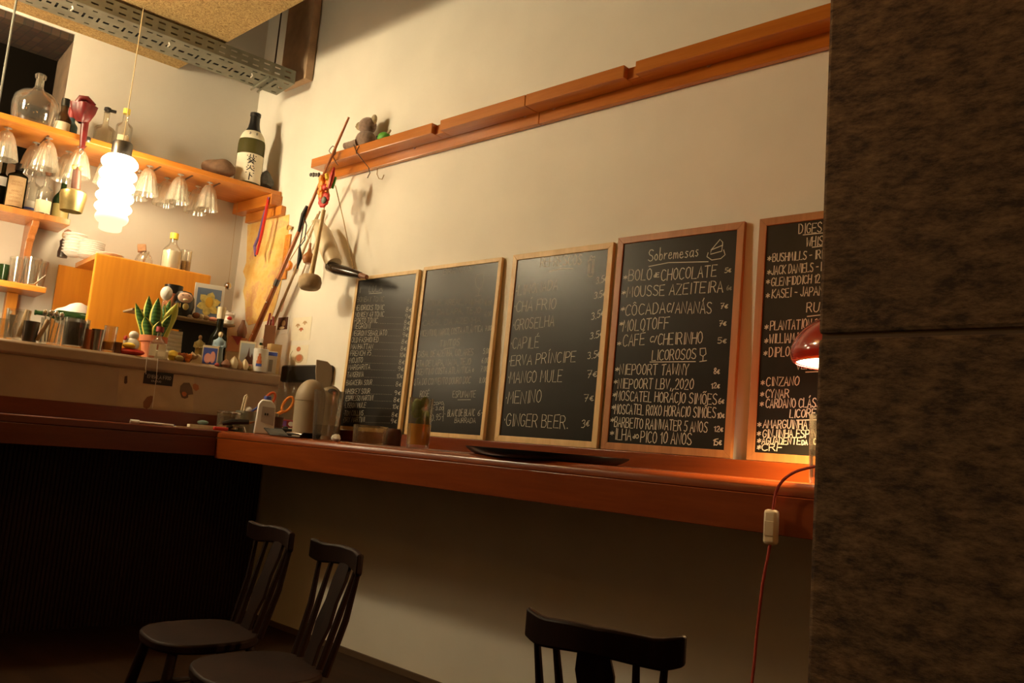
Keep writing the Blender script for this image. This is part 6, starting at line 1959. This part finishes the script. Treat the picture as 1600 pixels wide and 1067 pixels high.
bin_('front beige bin with a smooth closed dome lid, left of the water glass', 479, 676, -.36, 47, 584, 1)
bin_('rear beige bin with its lid flap standing open, behind the water glass', 509, 672, -.16, 45, 587, 2)
# --- water glass and crumpled paper
p = onC(506, 690, -.535); h = ht(0, 690, 613, p); r = 23 / ppm(p)
tumbler('water_glass', 'tall clear glass with a little water at the counter edge', p, h, r * .80, r, None, None, (M['water'], .30), base=.02)
p = onC(524, 691, -.565)
mb = MB(); mb.ell((0, 0, .014), (.030, .022, .016), 9, 6)
for i, v in enumerate(mb.v):
    mb.v[i] = (v[0] * (1 + .3 * math.sin(v[1] * 300)), v[1] * (1 + .2 * math.cos(v[0] * 260)), max(0, v[2] * (1 + .25 * math.sin(v[0] * 200))))
o = mb.build('crumpled_paper', M['white'], None, smooth=False); place(o, p); tag(o, 'crumpled white paper beside the foot of the water glass', 'paper')
# --- clear plastic tub, shadowed dark puck behind it
p = onC(577, 692, -.34); h = ht(0, 692, 664, p); r = 27 / ppm(p)
t = tumbler('plastic_tub', 'low clear plastic tub in front of the cocktail board', p, h, r * .98, r, None, M['glass_frost'], cat='tub', base=.004)
p = onC(612, 694, -.22); h = ht(0, 694, 668, p); r = 14 / ppm(p)
mb = MB(); mb.lathe([(0, 0), (r, 0), (r * 1.02, h * .8), (r * .8, h), (0, h)], 24)
o = mb.build('dark_bowl', M['leather'], None); place(o, p); tag(o, 'small round dark pot between plastic tub and amber drink', 'pot')
# --- amber drink with mint
p = onC(652, 700, -.40); h = ht(0, 700, 622, p); r = 19.5 / ppm(p)
t = tumbler('amber_drink', 'tall glass of amber drink with mint leaves before the wine board', p, h, r * .90, r, None, None, (M['juice'], .48), base=.014)
mb = MB()
for k in range(16):
    a = k * 2.4; z = h * (.50 + .44 * ((k * .37) % 1)); rr_ = r * .72
    mb.ell((rr_ * math.cos(a), rr_ * math.sin(a), z), (.004, .019, .024), 8, 6, M=Matrix.Rotation(a, 4, 'Z') @ Matrix.Rotation(random.uniform(-.8, .8), 4, 'X'))
mb.build('mint_leaves', plain('mint', (.15, .22, .03), .5), t)
# --- round black tray overhanging the edge
pa = PY(731, 702, -.47); pb_ = PY(952, 716, -.47)
rr_ = (pb_.x - pa.x) / 2
p = Vector(((pa.x + pb_.x) / 2, -.42, ZT))
mb = MB(); mb.lathe([(0, 0), (rr_ * .86, 0), (rr_ * .93, .010), (rr_, .026), (rr_ * 1.0, .030), (rr_ * .985, .030), (rr_ * .91, .013), (rr_ * .85, .004), (0, .004)], 48)
for i, v in enumerate(mb.v):
    mb.v[i] = (v[0], v[1] * (.62 if v[1] < 0 else .85), v[2])
o = mb.build('serving_tray', M['black'], None, sharp=60); place(o, p); tag(o, 'oval black serving tray lying on the counter below the soft drinks board', 'tray')

# --- red mushroom lamp, mostly behind the pillar
pl = PY(1243, 560, -.36)
cx = pl.x + .205
LB = Vector((cx, -.36, ZT))
t = thing('table_lamp', 'red mushroom table lamp on the counter, half hidden by the pillar', 'lamp', LB)
zs = PY(1262, 570, -.36).z - ZT
prof = []
for k in range(13):
    a = PI / 2 * k / 12
    prof.append((.205 * math.cos(a) ** .9 if k < 12 else 0, zs + .022 + .135 * math.sin(a)))
mb = MB(); mb.lathe([(.190, zs - .004), (.200, zs + .004)] + prof, 40)
mb.build('shade', plain('lamp_red', (.34, .022, .012), .12, coat=.6), t, sharp=60, solid=.003)
mb = MB(); mb.lathe([(.187, zs + .002), (.170, zs + .06), (.10, zs + .11), (.02, zs + .125)], 36); mb.build('white_lining', M['bulbwhite'], t)
mb = MB(); mb.lathe([(0, 0), (.085, 0), (.085, .010), (.03, .022), (.012, .03), (.012, zs + .10), (0, zs + .10)], 26); mb.build('stem', M['red'], t)
lamp('lamp_bulb', 'SPOT', LB + Vector((0, 0, zs - .012)), 130.0, (1.0, .60, .24), .05, (0, 0, 0), spot_size=2.6, spot_blend=.5)
# cord over the edge with its white rocker switch
pts = [LB + Vector((.07, -.02, .012)), LB + Vector((.16, -.06, .012)), LB + Vector((.18, -.22, .03)), PY(1300, 727, -.645), PY(1284, 728, -.65), PY(1268, 730, -.65), PY(1243, 737, -.648), PY(1224, 750, -.642), PY(1213, 768, -.632), PY(1208, 796, -.632), PY(1203, 851, -.632), PY(1192, 910, -.632), PY(1183, 985, -.632), PY(1175, 1067, -.632)]
zlast = pts[-1].copy(); pts.append(Vector((zlast.x - .03, -.632, .25))); pts.append(Vector((zlast.x - .02, -.60, .006))); pts.append(Vector((zlast.x + .6, -.40, .006)))
def smooth(P, n=5):
    out = []
    for i in range(len(P) - 1):
        p0 = P[max(i - 1, 0)]; p1 = P[i]; p2 = P[i + 1]; p3 = P[min(i + 2, len(P) - 1)]
        for k in range(n):
            s_ = k / n
            out.append(.5 * ((2 * p1) + (-p0 + p2) * s_ + (2 * p0 - 5 * p1 + 4 * p2 - p3) * s_ ** 2 + (-p0 + 3 * p1 - 3 * p2 + p3) * s_ ** 3))
    return out + [P[-1]]
mb = MB(); mb.tube(smooth(pts), .0042, 8)
t2 = thing('lamp_cord', 'red textile lamp cord hanging over the counter edge with white switch', 'cord', (0, 0, 0))
mb.build('cord', M['redcord'], t2)
a = PY(1206, 796, -.632); b_ = PY(1204, 851, -.632)
d = b_ - a
mb = MB()
MM = Matrix.Translation((a + b_) / 2) @ Matrix.Rotation(math.atan2(d.x, d.z) + PI, 4, 'Y')
hl = d.length / 2
mb.box(-.021, .021, -.013, .013, -hl, hl, M=MM); sw_ = mb.build('switch', plain('switch_white', (.62, .52, .36), .5), t2, bevel=.010)
mb = MB(); mb.box(-.014, .014, -.016, -.0125, -hl * .5, hl * .35, M=MM); mb.build('rocker', plain('rocker', (.58, .48, .33), .45), sw_, bevel=.003)
# glass beside the lamp
p = onC(1283, 752, -.53); h = ht(0, 752, 642, p); r = 21 / ppm(p)
tumbler('water_glass', 'clear glass by the red lamp half hidden behind the pillar', p, h, r * .86, r, None, None, (M['water'], .5), base=.02)

# =================================================================== CHAIRS
def chair(label, loc, rz):
    """low spindle-back chair; local +x is the way it faces"""
    t = thing('spindle_chair', label, 'chair', loc, rz, 'dark spindle back chairs')
    sz = .445
    mb = MB(); pf = []
    for k in range(28):
        a = 2 * PI * k / 28
        c, s_ = math.cos(a), math.sin(a)
        pf.append((.185 * abs(c) ** .75 * (1 if c > 0 else -1), .19 * abs(s_) ** .75 * (1 if s_ > 0 else -1)))
    mb.prism(pf, sz - .032, sz, 'z'); mb.build('seat', M['chairwood'], t, bevel=.008)
    for sx, sy in ((1, 1), (1, -1), (-1, 1), (-1, -1)):
        mb = MB(); mb.tube([(sx * .13, sy * .13, sz - .03), (sx * .165, sy * .165, .22), (sx * .195, sy * .195, .004)], [.017, .020, .013], 10); mb.build('leg', M['chairwood'], t)
    for sx in (-1, 1):
        mb = MB(); mb.tube([(-.155, sx * .158, .24), (.155, sx * .158, .24)], [.010, .010], 8); mb.build('stretcher', M['chairwood'], t)
    W2 = .185
    mb = MB(); n = 18
    zr = .765
    for i in range(n + 1):
        u = -1 + 2 * i / n
        x = -.262 + .05 * u * u
        ear = .016 * max(0, (abs(u) - .72) / .28)
        crest = .016 * math.cos(u * PI / 2 * 1.25)
        z1 = zr + .030 + crest * .9 + ear - .010 * (1 - abs(u))
        z0 = zr - .030 + .006 * math.cos(u * PI) + (.014 * max(0, (abs(u) - .8) / .2))
        y = u * W2
        for dx in (-.011, .011):
            for z in (z0, z1):
                mb.v.append((x + dx, y, z))
    for i in range(n):
        b0 = i * 4; b1 = b0 + 4
        for q in ((0, 1, 1, 0), (1, 3, 3, 1), (3, 2, 2, 3), (2, 0, 0, 2)):
            mb.f.append((b0 + q[0], b0 + q[1], b1 + q[2], b1 + q[3])); mb.mi.append(0)
    mb.f += [(0, 2, 3, 1), (n * 4, n * 4 + 1, n * 4 + 3, n * 4 + 2)]; mb.mi += [0, 0]
    mb.build('top_rail', M['chairwood'], t, bevel=.006, sharp=50)
    for u in (-.80, -.50, .50, .80):
        mb = MB(); mb.tube([(-.165, u * .155, sz - .01), (-.21, u * .17, .60), (-.262 + .05 * u * u, u * W2, zr - .02)], [.012, .011, .008], 8); mb.build('spindle', M['chairwood'], t)
    mb = MB()
    prof = [(.040, sz - .005), (.034, .50), (.050, .56), (.038, .63), (.045, .70), (.036, zr - .015)]
    k = len(prof)
    for dx in (-.006, .006):
        for hw, z in prof:
            x = -.165 - .097 * (z - sz) / (zr - sz)
            mb.v.append((x + dx, -hw, z)); mb.v.append((x + dx, hw, z))
    for i in range(k - 1):
        a = 2 * i; o_ = 2 * k
        mb.f += [(a, a + 1, a + 3, a + 2), (o_ + a, o_ + a + 2, o_ + a + 3, o_ + a + 1), (a, a + 2, o_ + a + 2, o_ + a), (a + 1, o_ + a + 1, o_ + a + 3, a + 3)]; mb.mi += [0] * 4
    mb.f += [(0, 2 * k, 2 * k + 1, 1)]; mb.mi += [0]
    mb.build('splat', M['chairwood'], t, bevel=.002)
    return t


def seat_at(cx_, cy_, rz):          # chair whose top rail is centred over (cx_, cy_)
    return Vector((cx_ + .25 * math.cos(rz), cy_ + .25 * math.sin(rz), 0))


rz = math.radians(90 + 14)
c0 = chair('dark spindle back chair in front at lower centre, facing the counter', seat_at(-1.057, -1.396, rz), rz)
rz = math.radians(-102)
dup(c0, seat_at(-2.205, -1.20, rz), rz, 'dark spindle back chair right of the nearly black one by the bar')
rz = math.radians(-98)
dup(c0, seat_at(-2.705, -1.13, rz), rz, 'nearly black spindle chair deepest in the shade beside the bar front')
